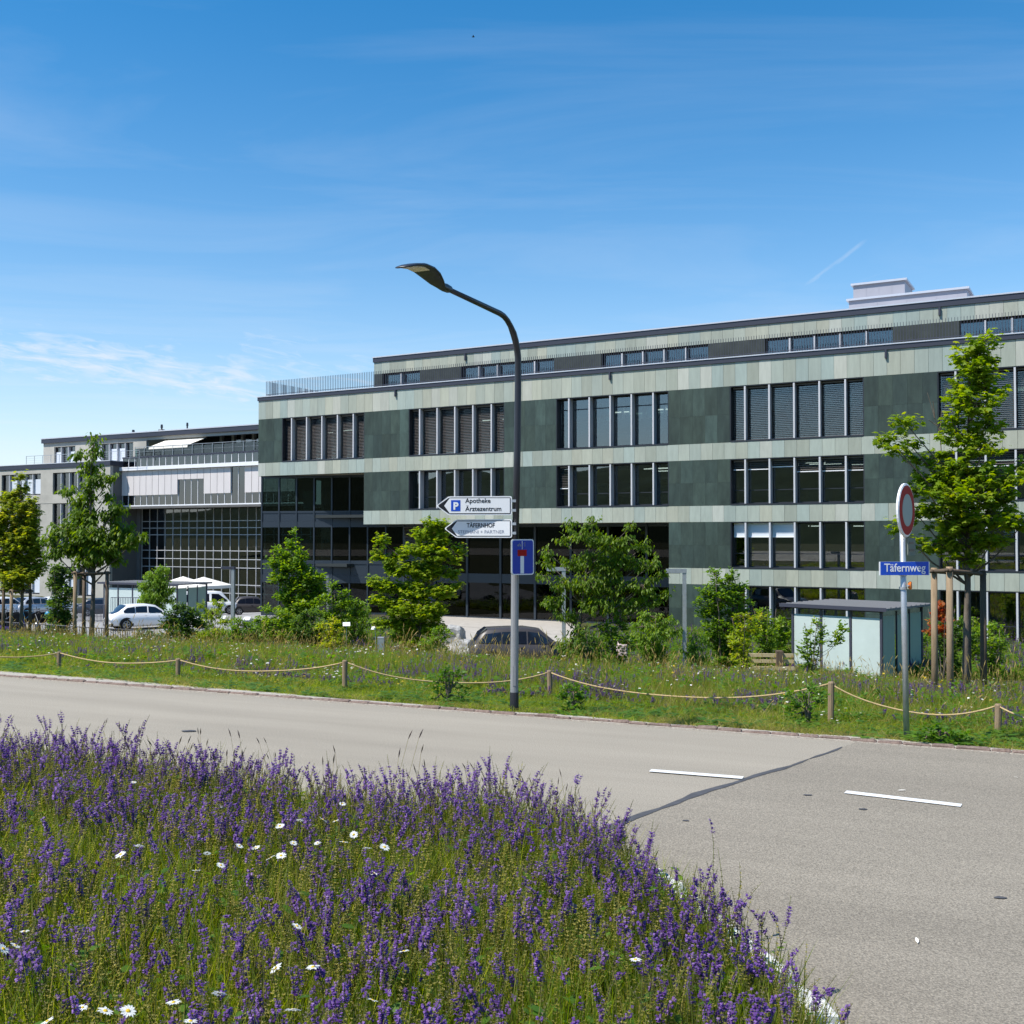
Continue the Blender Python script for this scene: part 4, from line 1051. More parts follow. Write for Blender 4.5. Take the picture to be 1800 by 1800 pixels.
path_lamp(576, 1012, 52.0, 'thin path lamp beside the green garden tree', .10, .30)
# ------------------------------------------------------------------ plant labels, bollard, bench, boulders
def plant_label(u, v, Y, lab):
    p = at(u, v, Y); o = thing('plant_label', lab, 'garden label', (p.x, p.y, gz(p.x, p.y)), R(random.uniform(-15, 20)), 'white plant labels on stems'); H = p.z-gz(p.x, p.y)
    MB().box(-.012, -.012, -.1, .012, .012, H).build('stem', MT['steel'], o)
    mb = MB(); mb.add([(-.16, -.12, H-.05), (.16, -.12, H-.05), (.16, .10, H+.10), (-.16, .10, H+.10), (-.16, -.11, H-.065), (.16, -.11, H-.065), (.16, .11, H+.085), (-.16, .11, H+.085)], [(0,1,2,3), (7,6,5,4), (0,4,5,1), (1,5,6,2), (2,6,7,3), (3,7,4,0)])
    mb.build('plate', MT['sign_white'], o)
for u, v, Y, l in ((343, 1086, 52, 'white plant label nearest the white car'), (391, 1086, 53, 'white plant label just left of the dark-headed path lamp'), (434, 1088, 52, 'white plant label in front of the pale boulder'), (609, 1098, 47, 'white plant label left of the lime-green maple, farther one'), (660, 1104, 44, 'white plant label close beside the lime-green maple')):
    plant_label(u, v, Y, l)
p = at(670, 1122, 36.5); bo = thing('wooden_bollard', 'short weathered square wooden bollard in front of the lime-green maple', 'bollard', (p.x, p.y, gz(p.x, p.y)))
MB().box(-.11, -.11, -.2, .11, .11, p.z-gz(p.x, p.y)).build('post', MT['steel'], bo); MB().box(-.115, -.115, p.z-gz(p.x, p.y)+.003, .115, .115, p.z-gz(p.x, p.y)+.04).build('cap', MT['zinc'], bo)
def boulder(u, v, Y, wpx, hpx, lab, seed, m='rock', group=None):
    p = at(u, v, Y); z0 = gz(p.x, p.y); k = Y/FPX; rx, rz = wpx*k/2, hpx*k*.6
    bpy_m = bpy.data.meshes.new('boulder'); import bmesh
    bm = bmesh.new(); bmesh.ops.create_icosphere(bm, subdivisions=3, radius=1)
    for vv in bm.verts:
        n = vv.co.normalized(); d = 1+.28*mnoise.noise(n*1.3+Vector((seed*3.1, 0, 0)))+.12*mnoise.noise(n*3.1+Vector((0, seed*2.7, 0)))+.05*mnoise.noise(n*8)
        # flatten some sides so it reads as a quarried block
        c = Vector((math.copysign(min(abs(n.x), .72), n.x), math.copysign(min(abs(n.y), .72), n.y), math.copysign(min(abs(n.z), .70), n.z)))
        q = c*d*1.25; vv.co = Vector((q.x*rx, q.y*rx*.8, q.z*rz))
    bm.to_mesh(bpy_m); bm.free(); bpy_m.materials.append(MT[m])
    o = link('boulder', bpy_m, None, (p.x, p.y, min(p.z-rz*.4, z0+rz*.75)), (0, 0, seed*1.3)); tag(o, lab, 'boulder', group)
boulder(800, 1096, 53, 40, 34, 'largest white boulder at the entrance, with a dark ledge', 1)
boulder(816, 1108, 51, 30, 17, 'low white boulder lying in front of the largest one', 2)
boulder(865, 1097, 55, 19, 16, 'rounded white boulder on the forecourt behind the dark estate car', 3)
boulder(851, 1100, 55.5, 14, 9, 'smallest flat white stone on the forecourt', 4)
boulder(775, 1101, 53, 14, 9, 'small pale stone left of the largest boulder', 9)
boulder(440, 1079, 62, 30, 22, 'pale boulder at the left corner of the green stone building', 5)
boulder(1093, 1112, 40, 26, 62, 'upright pinkish stone between the cherry and the shrubs', 6, 'rock_pink')
boulder(1006, 1113, 44, 26, 16, 'white boulder half hidden behind the cherry trunk', 7)
boulder(1060, 1118, 44, 18, 14, 'white boulder right of the cherry trunk', 8)
bp = at(1352, 1150, 40); bn = thing('garden_bench', 'pale timber bench with dark posts left of the glass shelter', 'bench', (bp.x, bp.y, -3.1), R(-6))
for x in (-1.05, .25): MB().box(x, -.2, -.1, x+.24, .2, 1.12).build('post', MT['wood_dark'], bn)
for z, y in ((.42, -.1), (.66, .12), (.88, .12)): MB().box(-.82 if z != 99 else 0, y-.12, z, .9, y-.03, z+.13).build('plank', MT['wood_light'], bn)
# ------------------------------------------------------------------ parasols
def parasol(u, v, Y, half, lab):
    p = at(u, v, Y); z0 = gz(p.x, p.y); o = thing('parasol', lab, 'parasol', (p.x, p.y, z0), R(12), 'white market parasols'); H = p.z-z0
    MB().tube([(0,0,0), (0,0,H-.05)], .04, 8).build('pole', MT['steel'], o)
    vs = [(0, 0, H)]+[(half*1.0*math.cos(a)*c, half*math.sin(a)*c, H-.75) for a, c in [(R(45*i), 1.0 if i % 2 else 1.22) for i in range(8)]]
    vs += [(x, y, z-.28) for x, y, z in vs[1:9]]
    MB().add(vs, [(0, 1+i, 1+(i+1) % 8) for i in range(8)]+[(1+i, 9+i, 9+(i+1) % 8, 1+(i+1) % 8) for i in range(8)]).build('canopy', MT['canvas'], o)
    MB().box(-.35, -.35, 0, .35, .35, .12).build('base', MT['concrete'], o)
parasol(322, 1013, 100, 1.9, 'white square parasol, left one of the pair by the glazed link')
parasol(358, 1014, 98, 2.1, 'larger white parasol right beside the other one')
# ------------------------------------------------------------------ cars
def car(name, label, loc, rz, paint, L, W, H, kind, group=None):
    o = thing(name, label, 'car', loc, rz, group)
    # stations from the rear (x=0) to the nose (x=L): belt height, roof height (or None), half width, sill
    if kind == 'hatch':
        T = [(0, .62, .66, .70), (.03, .90, .95, .80), (.10, .98, 1.05, .84), (.14, 1.0, 1.22, .86), (.20, .98, H-.05, .88), (.32, .96, H, .90), (.46, .94, H, .90), (.58, .92, H-.08, .90), (.66, .91, 1.16, .90), (.72, .90, .93, .90), (.84, .84, .86, .88), (.94, .74, .76, .82), (.985, .60, .62, .72), (1.0, .50, .52, .62)]
        wins = [[(.155, .62), (.205, .84), (.30, .90)], [(.31, .90), (.40, .92), (.46, .92)], [(.475, .92), (.57, .90), (.665, .55)]]
        rear = (1, 4); front = (7, 9)
    elif kind == 'suv':
        T = [(0, .74, .78, .74), (.02, 1.02, 1.07, .84), (.05, 1.10, 1.16, .88), (.09, 1.10, H-.22, .90), (.15, 1.09, H-.03, .92), (.32, 1.07, H, .94), (.48, 1.05, H, .94), (.60, 1.04, H-.09, .94), (.68, 1.03, 1.28, .94), (.74, 1.02, 1.05, .94), (.86, .96, .98, .92), (.95, .84, .86, .86), (.99, .68, .70, .76), (1.0, .55, .57, .66)]
        wins = [[(.075, .5), (.13, .86), (.26, .9)], [(.27, .9), (.38, .92), (.47, .92)], [(.485, .92), (.58, .9), (.675, .55)]]
        rear = (2, 4); front = (7, 9)
    else:  # van
        T = [(0, .95, 1.0, .84), (.01, 1.08, 1.16, .90), (.025, 1.10, H-.12, .92), (.06, 1.10, H, .93), (.30, 1.10, H, .95), (.55, 1.09, H, .95), (.68, 1.08, H-.07, .95), (.78, 1.07, 1.35, .95), (.83, 1.05, 1.08, .94), (.92, .96, .98, .90), (.98, .75, .77, .82), (1.0, .55, .57, .72)]
        wins = [[(.05, .82), (.12, .9), (.27, .9)], [(.285, .9), (.36, .9), (.46, .9)], [(.50, .9), (.62, .9), (.76, .5)]]
        rear = (1, 2); front = (6, 8)
    vs = []; n = 9; kk = W/2/.95
    st = []
    for (fx, zb, zr, hw) in T:
        hw *= kk; x = fx*L; up = zr > zb+.08
        wr = hw*(.76 if up else .55); zb0 = .20 if .12 < fx < .9 else .28
        ring = [(0, zb0), (hw*.86, zb0), (hw*.98, zb0+.12), (hw*1.0, (zb0+zb)/2), (hw*.965, zb-.02), (hw*.90, zb), (wr+ (hw*.90-wr)*.12, zr-(zr-zb)*.14 if up else zb+.5*(zr-zb)), (wr*.86, zr-.005), (0, zr+.02)]
        st.append((x, ring)); vs += [(x, -y, z) for y, z in ring]+[(x, y, z) for y, z in ring]
    fs = []
    for i in range(len(T)-1):
        for j in range(n-1):
            a = i*2*n+j; b_ = (i+1)*2*n+j
            fs.append((a, b_, b_+1, a+1)); fs.append((a+n, a+n+1, b_+n+1, b_+n))
    e = len(T)-1
    for s0 in (0, e*2*n):
        f = [s0+j for j in range(n)]+[s0+n+j for j in reversed(range(n-1))]; fs.append(tuple(f) if s0 else tuple(reversed(f)))
    body = MB().add(vs, fs).build('body', paint, o, smooth=True)
    def ring_at(fx):
        x = fx*L
        for i in range(len(st)-1):
            if st[i][0] <= x <= st[i+1][0]:
                t = (x-st[i][0])/(st[i+1][0]-st[i][0]); return [(a[0]*(1-t)+b_[0]*t, a[1]*(1-t)+b_[1]*t) for a, b_ in zip(st[i][1], st[i+1][1])]
    for sgn in (-1, 1):
        for w in wins:
            v = []
            for fx, tt in w:
                r = ring_at(fx); a, b_ = r[5], r[6]
                lo = (a[0]+.012, a[1]+.03); t2 = tt; hi = (a[0]*(1-t2)+b_[0]*t2+.012, a[1]*(1-t2)+b_[1]*t2)
                v += [(fx*L, sgn*lo[0], lo[1]), (fx*L, sgn*hi[0], hi[1])]
            f = [(2*i, 2*i+2, 2*i+3, 2*i+1) for i in range(len(w)-1)]
            if sgn > 0: f = [tuple(reversed(q)) for q in f]
            MB().add(v, f).build('side_window', MT['car_glass'], o)
    def screen(nm, i0, i1, dx):
        v = []
        for i in range(i0, i1+1):
            x, r = st[i]; t = (i-i0)/(i1-i0)
            for y, z in ((-r[7][0]*1.02, r[7][1]), (-r[7][0]*.5, (r[7][1]+r[8][1])/2+.008), (r[7][0]*.5, (r[7][1]+r[8][1])/2+.008), (r[7][0]*1.02, r[7][1])): v.append((x+dx, y, z+.012))
        m = i1-i0+1; f = [(i*4+j, (i+1)*4+j, (i+1)*4+j+1, i*4+j+1) for i in range(m-1) for j in range(3)]
        MB().add(v, f).build(nm, MT['car_glass'], o, smooth=True)
    screen('rear_window', rear[0], rear[1], -.012); screen('windscreen', front[0], front[1], .012)
    wr = .34 if kind == 'hatch' else .37
    tyre = MB(); tyre.lathe([(wr*.62, -.11), (wr*.9, -.115), (wr, -.08), (wr, .08), (wr*.9, .115), (wr*.62, .11)], 22, 0, 'y'); tm = tyre.mesh('wheel', MT['rubber'], True)
    rim = MB(); rim.lathe([(wr*.60, -.10), (wr*.64, -.116), (wr*.55, -.12), (wr*.5, -.09)], 20, 0, 'y')
    for k in range(5):
        a = 2*math.pi*k/5; c, s = math.cos(a), math.sin(a)
        rim.add([(c*.05-s*.04, -.118, s*.05+c*.04), (c*.05+s*.04, -.118, s*.05-c*.04), (c*wr*.58+s*.025, -.112, s*wr*.58-c*.025), (c*wr*.58-s*.025, -.112, s*wr*.58+c*.025)], [(0,1,2,3)])
    rim.lathe([(.05, -.122), (.06, -.1)], 10, 0, 'y'); rmsh = rim.mesh('rim', MT['alloy'])
    for fx in (.185, .80):
        for sgn in (-1, 1):
            hw = ring_at(fx)[3][0]
            w = link('wheel', tm, o, (fx*L, sgn*(hw-.10), wr), (0, 0, 0 if sgn < 0 else math.pi))
            link('rim', rmsh, w)
            mb = MB(); pts = []; nn = 14
            for q in range(nn+1):
                a = math.pi*q/nn*1.16-.08*math.pi; pts.append((math.cos(a), math.sin(a)))
            v = [(fx*L+c*wr*1.02, sgn*(hw+.004), wr+s*wr*1.02) for c, s in pts]+[(fx*L+c*wr*1.20, sgn*(hw+.006), wr+s*wr*1.20) for c, s in pts]
            v2 = [(fx*L, sgn*(hw-.02), wr)]
            f = [(q, q+1, nn+2+q, nn+1+q) for q in range(nn)]
            if sgn > 0: f = [tuple(reversed(t)) for t in f]
            mb.add(v, f); mb.add([(fx*L+c*wr*1.1, sgn*(hw+.002), wr+s*wr*1.1) for c, s in pts], [tuple(range(nn+1)) if sgn < 0 else tuple(reversed(range(nn+1)))])
            mb.build('wheel_arch', MT['black_plastic'], o)
    hw0 = ring_at(.03)[4][0]; zb = T[1][1]
    for sgn in (-1, 1):
        zz = zb-.14; v = [(.02*L, sgn*(hw0-.42), zz-.05), (.016*L, sgn*(hw0-.42), zz+.07), (.05*L, sgn*(hw0+.012), zz+.09), (.055*L, sgn*(hw0+.012), zz-.02), (.115*L, sgn*(ring_at(.115)[4][0]+.012), zz+.075)]
        if kind == 'van': v = [(-.004, sgn*(hw0-.22), 1.0), (-.004, sgn*(hw0-.22), 1.5), (.05, sgn*(hw0+.012), 1.5), (.05, sgn*(hw0+.012), 1.0), (.09, sgn*(hw0+.015), 1.25)]
        f = [(0,1,2,3), (3,2,4)]
        MB().add(v, f).build('tail_light', MT['tail_red'], o)
        rf = ring_at(.945); zf = rf[5][1]
        v = [(L*.985, sgn*.45*kk, zf-.10), (L*.975, sgn*.45*kk, zf-.01), (L*.925, sgn*(ring_at(.925)[4][0]+.01), zf+.02), (L*.93, sgn*(ring_at(.93)[4][0]+.012), zf-.09)]
        MB().add(v, [(0,1,2,3)]).build('headlight', MT['headlamp'], o)
        rm_ = ring_at(.66); MB().box(.655*L, sgn*rm_[4][0] if sgn > 0 else -rm_[4][0]-.16, rm_[5][1]+.0, .69*L, sgn*rm_[4][0]+.16 if sgn > 0 else -rm_[4][0], rm_[5][1]+.13).build('wing_mirror', paint, o)
        for fx in (.45, .63):
            rr2 = ring_at(fx); MB().box(fx*L-.14, sgn*(rr2[4][0]+.012)-.012, rr2[4][1]-.12, fx*L, sgn*(rr2[4][0]+.012)+.012, rr2[4][1]-.085).build('door_handle', paint, o)
    MB().box(-.02, -.26, .62 if kind == 'hatch' else .72, .02, .26, .73 if kind == 'hatch' else .83).build('number_plate', MT['sign_white'], o)
    MB().box(.0, -.78*kk, .24, .10, .78*kk, .42).build('bumper', MT['black_plastic'], o)
    return o
def place_car(u, Y, **k):
    p = at(u, 943, Y); car(loc=(p.x, p.y, gz(p.x, p.y)+.02), **k)
pr = at(190, 943, 61.0)
car('parked_car', 'white hatchback parked at the left behind the meadow', (pr.x, pr.y, gz(pr.x, pr.y)+.02), R(38), MT['paint_white'], 4.4, 1.82, 1.46, 'hatch')
pr = at(316, 943, 90.0)
car('parked_van', 'white passenger van parked in front of the white parasols', (pr.x, pr.y, gz(pr.x, pr.y)+.02), R(30), MT['paint_white'], 5.0, 1.95, 2.0, 'van')
pr = at(823, 943, 43.5)
car('parked_car', 'taupe estate car with dark windows parked behind the lamp post', (pr.x, pr.y, -3.10), R(7), MT['paint_taupe'], 4.85, 1.9, 1.70, 'suv')
pr = at(402, 943, 92.0)
car('parked_car', 'dark grey car right of the white van, half hidden by shrubs', (pr.x, pr.y, gz(pr.x, pr.y)+.02), R(24), MT['paint_taupe'], 4.3, 1.8, 1.55, 'hatch')
pr = at(136, 943, 86.0)
car('parked_car', 'dark car behind the stakes of the tall cherry tree', (pr.x, pr.y, gz(pr.x, pr.y)+.02), R(20), MT['paint_dark'], 4.2, 1.8, 1.45, 'hatch')
for u, Y, m, l in ((-34, 80, 'paint_white', 'white car farthest left behind the bicycles'), (22, 82, 'paint_silver', 'silver car behind the bicycles, right of the white one'), (62, 88, 'paint_white', 'pale car behind the bicycles beside the dark bush')):
    pr = at(u, 943, Y); car('parked_car', l, (pr.x, pr.y, gz(pr.x, pr.y)+.02), R(62), MT[m], 4.3, 1.8, 1.5, 'hatch', 'cars parked behind the bicycles')
# ------------------------------------------------------------------ bicycles
def bike_parts(o, m):
    for x in (0, 1.02):
        w = MB(); w.lathe([(.31, -.018), (.335, -.018), (.345, 0), (.335, .018), (.31, .018)], 20, 0, 'y')
        for k in range(6):
            a = math.pi*k/6; w.tube([(.31*math.cos(a), 0, .31*math.sin(a)), (-.31*math.cos(a), 0, -.31*math.sin(a))], .004, 3)
        wh = w.build('wheel', MT['rubber'], o, loc=(x, 0, .345))
    f = MB()
    for a, b_ in (((0,0,.345), (.44,0,.30)), ((.44,0,.30), (.30,0,.86)), ((.30,0,.80), (.86,0,.82)), ((.44,0,.30), (.88,0,.70)), ((0,0,.345), (.32,0,.78)), ((1.02,0,.345), (.84,0,.98))): f.tube([a, b_], .017, 6)
    f.build('frame', m, o)
    MB().tube([(.70, -.28, 1.02), (.82, -.20, 1.05), (.85, 0, 1.0), (.82, .20, 1.05), (.70, .28, 1.02)], .014, 6).build('handlebar', MT['chrome'], o)
    MB().lathe([(.02, .88), (.09, .90), (.08, .94), (.03, .95)], 8, 0, 'z', (.27, 0, 0)).build('saddle', MT['black_plastic'], o)
blue = ['paint_dark', 'chrome', 'paint_silver', 'teal', 'paint_dark', 'paint_taupe', 'chrome']
bl = ['bicycle at the far left end of the row', 'bicycle second from the left in the row', 'silver bicycle behind the maple stakes', 'teal bicycle in the middle of the row', 'dark bicycle left of the tall dark bush', 'brown bicycle near the right end of the row', 'bicycle beside the turquoise ball']
for i, u in enumerate((-14, 2, 16, 32, 46, 62, 76)):
    p = at(u, 943, 66.0-(i % 2)*.8); o = thing('bicycle', bl[i], 'bicycle', (p.x, p.y, gz(p.x, p.y)+.03), R(20+(i*37) % 50), 'bicycles parked in a row')
    bike_parts(o, MT[blue[i]])
p = at(85, 1080, 64); hb = thing('turquoise_ball', 'turquoise helmet-like ball hanging by the bicycles', 'helmet', (p.x, p.y, p.z))
MB().lathe([(0, -.2), (.12, -.17), (.19, -.05), (.2, .05), (.14, .15), (0, .2)], 14).build('shell', MT['teal'], hb, smooth=True); MB().lathe([(.203, -.03), (.206, 0), (.203, .02)], 14).build('rim', MT['black_plastic'], hb)
# motor scooters at the left edge
def scooter(u, v, Y, m, lab, rz):
    p = at(u, v, Y); z0 = gz(p.x, p.y); o = thing('motor_scooter', lab, 'scooter', (p.x, p.y, z0), rz)
    for x in (0, 1.25): MB().lathe([(.12, -.06), (.24, -.05), (.26, 0), (.24, .05), (.12, .06)], 16, 0, 'y').build('wheel', MT['rubber'], o, loc=(x, 0, .26))
    b = MB(); b.tube([(-.25, 0, .62), (.05, 0, .58), (.40, 0, .50), (.62, 0, .30), (.95, 0, .28), (1.10, 0, .55), (1.02, 0, .95)], [.12, .20, .19, .14, .14, .17, .10], 10); b.build('body', MT[m], o, smooth=True)
    MB().tube([(-.28, 0, .80), (.1, 0, .83), (.5, 0, .76)], [.10, .15, .10], 8).build('seat', MT['black_plastic'], o, smooth=True)
    MB().tube([(.95, -.33, 1.05), (1.02, 0, 1.02), (.95, .33, 1.05)], .025, 6).build('handlebar', MT['black_plastic'], o)
    MB().add([(1.08, -.2, .95), (1.08, .2, .95), (.95, .16, 1.35), (.95, -.16, 1.35)], [(0,1,2,3)]).build('windshield', MT['car_glass'], o)
scooter(-4, 1105, 50.5, 'purple', 'purple scooter parked at the far left edge of the meadow', R(25))
scooter(24, 1110, 51.5, 'paint_dark', 'black scooter parked next to the purple one', R(30))
# low bar fences
def bar_fence(pts, h, lab, step=.13):
    o = thing('bar_fence', lab, 'fence', (0, 0, 0)); mb = MB()
    for a, b_ in zip(pts[:-1], pts[1:]):
        a, b_ = Vector(a), Vector(b_); L = (b_-a).length; n = int(L/step)
        for i in range(n): p = a.lerp(b_, i/n); z = gz(p.x, p.y); mb.box(p.x-.012, p.y-.012, z, p.x+.012, p.y+.012, z+h)
        za, zb = gz(a.x, a.y), gz(b_.x, b_.y)
        MB().tube([(a.x, a.y, za+h), (b_.x, b_.y, zb+h)], .022, 5).build('rail', MT['rail_dark'], o); MB().tube([(a.x, a.y, za+.12), (b_.x, b_.y, zb+.12)], .016, 5).build('rail', MT['rail_dark'], o)
    mb.build('bars', MT['rail_dark'], o, kind='stuff')
P2 = lambda u, Y: (at(u, 943, Y).x, Y)
bar_fence([P2(-60, 50.5), P2(60, 49.5), P2(180, 48.5), P2(272, 47.5)], .85, 'low dark bar fence along the top edge of the meadow')
bar_fence([P2(138, 70), P2(192, 68.5)], 1.15, 'pale bar fence behind the tall cherry trunk')
bar_fence([P2(196, 71), P2(262, 70)], 1.6, 'dark bar fence in front of the distant glass shelter')
p = at(832, 65, 45); bi = thing('bird', 'tiny dark bird flying high in the blue sky', 'bird', (p.x, p.y, p.z))
MB().tube([(-.07,0,0), (0,0,.01), (.06,0,.005)], [.008, .025, .012], 6).build('body', MT['bird'], bi)
for s in (-1, 1): MB().add([(-.02, 0, .015), (.03, 0, .015), (.01, s*.07, .05), (-.02, s*.13, .03), (-.02, 0, .008), (.03, 0, .008), (.01, s*.07, .044), (-.02, s*.13, .027)], [(0,1,2,3), (7,6,5,4)]).build('wing', MT['bird'], bi)
# ------------------------------------------------------------------ vegetation: leaves as small faces placed along limbs
LEAF = {   # outline points (along, across, lift), tip along +x, about 1 long
 'lance': ([(0,0,0), (.3,.17,.03), (.3,-.17,.03), (.68,.14,.0), (.68,-.14,.0), (1,0,-.12)], [(0,2,1), (1,2,4,3), (3,4,5)]),
 'oval': ([(0,0,0), (.32,.26,.04), (.32,-.26,.04), (.72,.22,.0), (.72,-.22,.0), (1,0,-.08)], [(0,2,1), (1,2,4,3), (3,4,5)]),
 'maple': ([(0,0,0), (.12,.42,-.02), (.42,.28,.03), (.62,.52,-.06), (.66,.20,.03), (1,0,-.10), (.66,-.20,.03), (.62,-.52,-.06), (.42,-.28,.03), (.12,-.42,-.02)], [(0,9,8,2,1), (2,8,6,4), (2,4,3), (8,7,6), (4,6,5)]),
}
def leaf_mesh(name, m, pos, dirs, ups, sizes, tints, shape):
    tv, tf = LEAF[shape]; tv = np.array(tv); k = len(tv); n = len(pos)
    d = dirs/np.linalg.norm(dirs, axis=1, keepdims=True)
    s = np.cross(ups, d); s /= np.linalg.norm(s, axis=1, keepdims=True)+1e-9
    u = np.cross(d, s)
    V = pos[:, None, :]+sizes[:, None, None]*(tv[None, :, 0, None]*d[:, None, :]+tv[None, :, 1, None]*s[:, None, :]+tv[None, :, 2, None]*u[:, None, :])
    V = V.reshape(-1, 3)
    loops = np.concatenate([np.array(f) for f in tf]); lens = np.array([len(f) for f in tf])
    L = (loops[None, :]+(np.arange(n)*k)[:, None]).ravel(); T = np.tile(lens, n)
    me = bpy.data.meshes.new(name); me.vertices.add(len(V)); me.vertices.foreach_set('co', V.astype(np.float32).ravel())
    me.loops.add(len(L)); me.loops.foreach_set('vertex_index', L.astype(np.int32))
    me.polygons.add(len(T)); st = np.concatenate([[0], np.cumsum(T)[:-1]]); me.polygons.foreach_set('loop_start', st.astype(np.int32)); me.polygons.foreach_set('loop_total', T.astype(np.int32))
    a = me.attributes.new('tint', 'FLOAT', 'POINT'); a.data.foreach_set('value', np.repeat(tints, k).astype(np.float32))
    me.materials.append(m); me.update(calc_edges=True); return me
def crown_points(lobes, dens, leaf, mode, r):
    """lobes: (centre, radii). Twigs are scattered in each lobe, leaves in rosettes along the twigs."""
    P, D, U, S, T = [], [], [], [], []; twigs = []
    for c, rad in lobes:
        vol = rad[0]*rad[1]*rad[2]*4.19; nt = max(9, int(DENS*dens*(vol**.72)))
        for _ in range(nt):
            d = r.normal(size=3); d /= np.linalg.norm(d); rr = r.uniform(.25, 1)**.5*r.uniform(.82, 1.08)
            p = c+d*rr*rad; twigs.append(p)
            outd = d*np.array((1, 1, .5))+np.array((0, 0, .35)); outd /= np.linalg.norm(outd)
            nl = r.integers(7, 13); tl = leaf*r.uniform(1.2, 2.4); tt = r.normal(0, .13)
            lt = .42+tt+.22*d[2]*0+.10*(rr-.7)
            for j in range(nl):
                q = p+outd*tl*(j/nl-.35)+r.normal(size=3)*leaf*.28
                a = r.uniform(0, 2*math.pi); h = np.array((math.cos(a), math.sin(a), 0))
                if mode == 'droop': dd = h*.55+outd*.35+np.array((0, 0, -.75)); uu = h*.6+np.array((0, 0, .55))+r.normal(size=3)*.25
                elif mode == 'flat': dd = h+outd*.45+np.array((0, 0, -.42)); uu = np.array((0, 0, .9))+h*.35+r.normal(size=3)*.38
                else: dd = h*.8+outd*.6+np.array((0, 0, .1)); uu = np.array((0, 0, 1.))+r.normal(size=3)*.5
                P.append(q); D.append(dd); U.append(uu); S.append(leaf*r.uniform(.70, 1.20)); T.append(lt+r.normal(0, .12)+(.15 if j == nl-1 else 0))
    return np.array(P), np.array(D), np.array(U), np.array(S), np.clip(np.array(T), 0, 1), twigs
def plant(name, label, cat, base, top, Y, lobes, m, shape, leaf, dens, mode, trunk_r=.06, seed=0, group=None, bark='bark', stems=1, flat=.8, skirt=None, full=1.0):
    """base, top: (u, v) photo columns used to size the trunk at distance Y; lobes: (u, v, ru, rv) at that distance"""
    r = np.random.default_rng(seed); rp = random.Random(seed)
    pb = at(base[0], base[1], Y); z0 = gz(pb.x, pb.y); pt = at(top[0], top[1], Y); k = Y/FPX
    o = thing(name, label, cat, (pb.x, pb.y, z0), 0, group); B = Vector((pb.x, pb.y, z0))
    L = []; lobes = list(lobes)
    if (stems > 1 or skirt) and m != 'leaf_red':
        vg = 943+(EYE-z0)/k*1.0; lowv = max(l[1]+l[3]*.5 for l in lobes); wide = sum(l[2] for l in lobes)/len(lobes)
        while lowv < vg-3:
            hv = min(max(9, wide*.55), max(5, (vg-lowv)*.7)); lobes.append((base[0]+rp.uniform(-.5, .5)*wide, lowv+hv*.6, wide*1.25, hv)); lowv += hv*1.1
    for i, (u, v, ru, rv) in enumerate(lobes):
        c = at(u, v, Y); rx = ru*k*SHR*full; rz = rv*k*SHR*full; ry = min(max(rx, rz*.8), 1.2*rx+.15)*flat
        off = rp.uniform(-.55, .55)*max(ry, trunk_r*6)
        L.append((np.array((c.x-B.x, c.y-B.y+off, c.z-B.z)), np.array((rx, ry, rz))))
    mb = MB(); T = Vector(pt)-B
    for sidx in range(stems):
        a = 2*math.pi*sidx/max(1, stems); sp = Vector((math.cos(a), math.sin(a), 0))*(.16*(stems > 1)*T.z)
        pts = [Vector((0, 0, -.25))+sp*.08]; rs = [trunk_r*1.25]
        for i in range(1, 7):
            t = i/6; w = Vector((mnoise.noise(Vector((t*2, seed, sidx))), mnoise.noise(Vector((seed, t*2, sidx+4))), 0))*.10*T.z*t*.6
            pts.append(Vector((T.x*t, T.y*t, T.z*t))+sp*t+w); rs.append(max(.008, trunk_r*(1-.86*t)))
        mb.tube(pts, rs, 7)
        if sidx == 0: main = pts
    for c, rad in L:
        e = Vector(c); t = max(.28, min(.92, (e.z-.45*math.hypot(e.x-T.x*.5, e.y))/max(T.z, .1)-.08)); i = int(t*6); f = t*6-i
        a = main[i].lerp(main[min(i+1, 6)], f); mid = a.lerp(e, .5)+Vector((0, 0, -.08*(e-a).length))
        if (e-a).length > .15: mb.tube([a, mid, e], [trunk_r*.45*(1-.6*t), trunk_r*.3*(1-.5*t), .008], 5)
    P, D, U, S, Tn, tw = crown_points(L, dens, leaf*LSZ, mode, r)
    for p in tw[::2]:
        c = min(L, key=lambda q: np.linalg.norm((p-q[0])/q[1]))[0]
        mb.tube([Vector(c), Vector(c).lerp(Vector(p), .5)+Vector((0, 0, -.03)), Vector(p)], [.014, .009, .005], 3, cap=False)
    mb.build('trunk' if stems == 1 else 'stems', MT[bark], o, smooth=True)
    me = leaf_mesh('crown', MT[m], P, D, U, S, Tn, shape); link('crown' if stems == 1 else 'foliage', me, o)
    return o
DENS = 4.4; SHR = .95; LSZ = .74
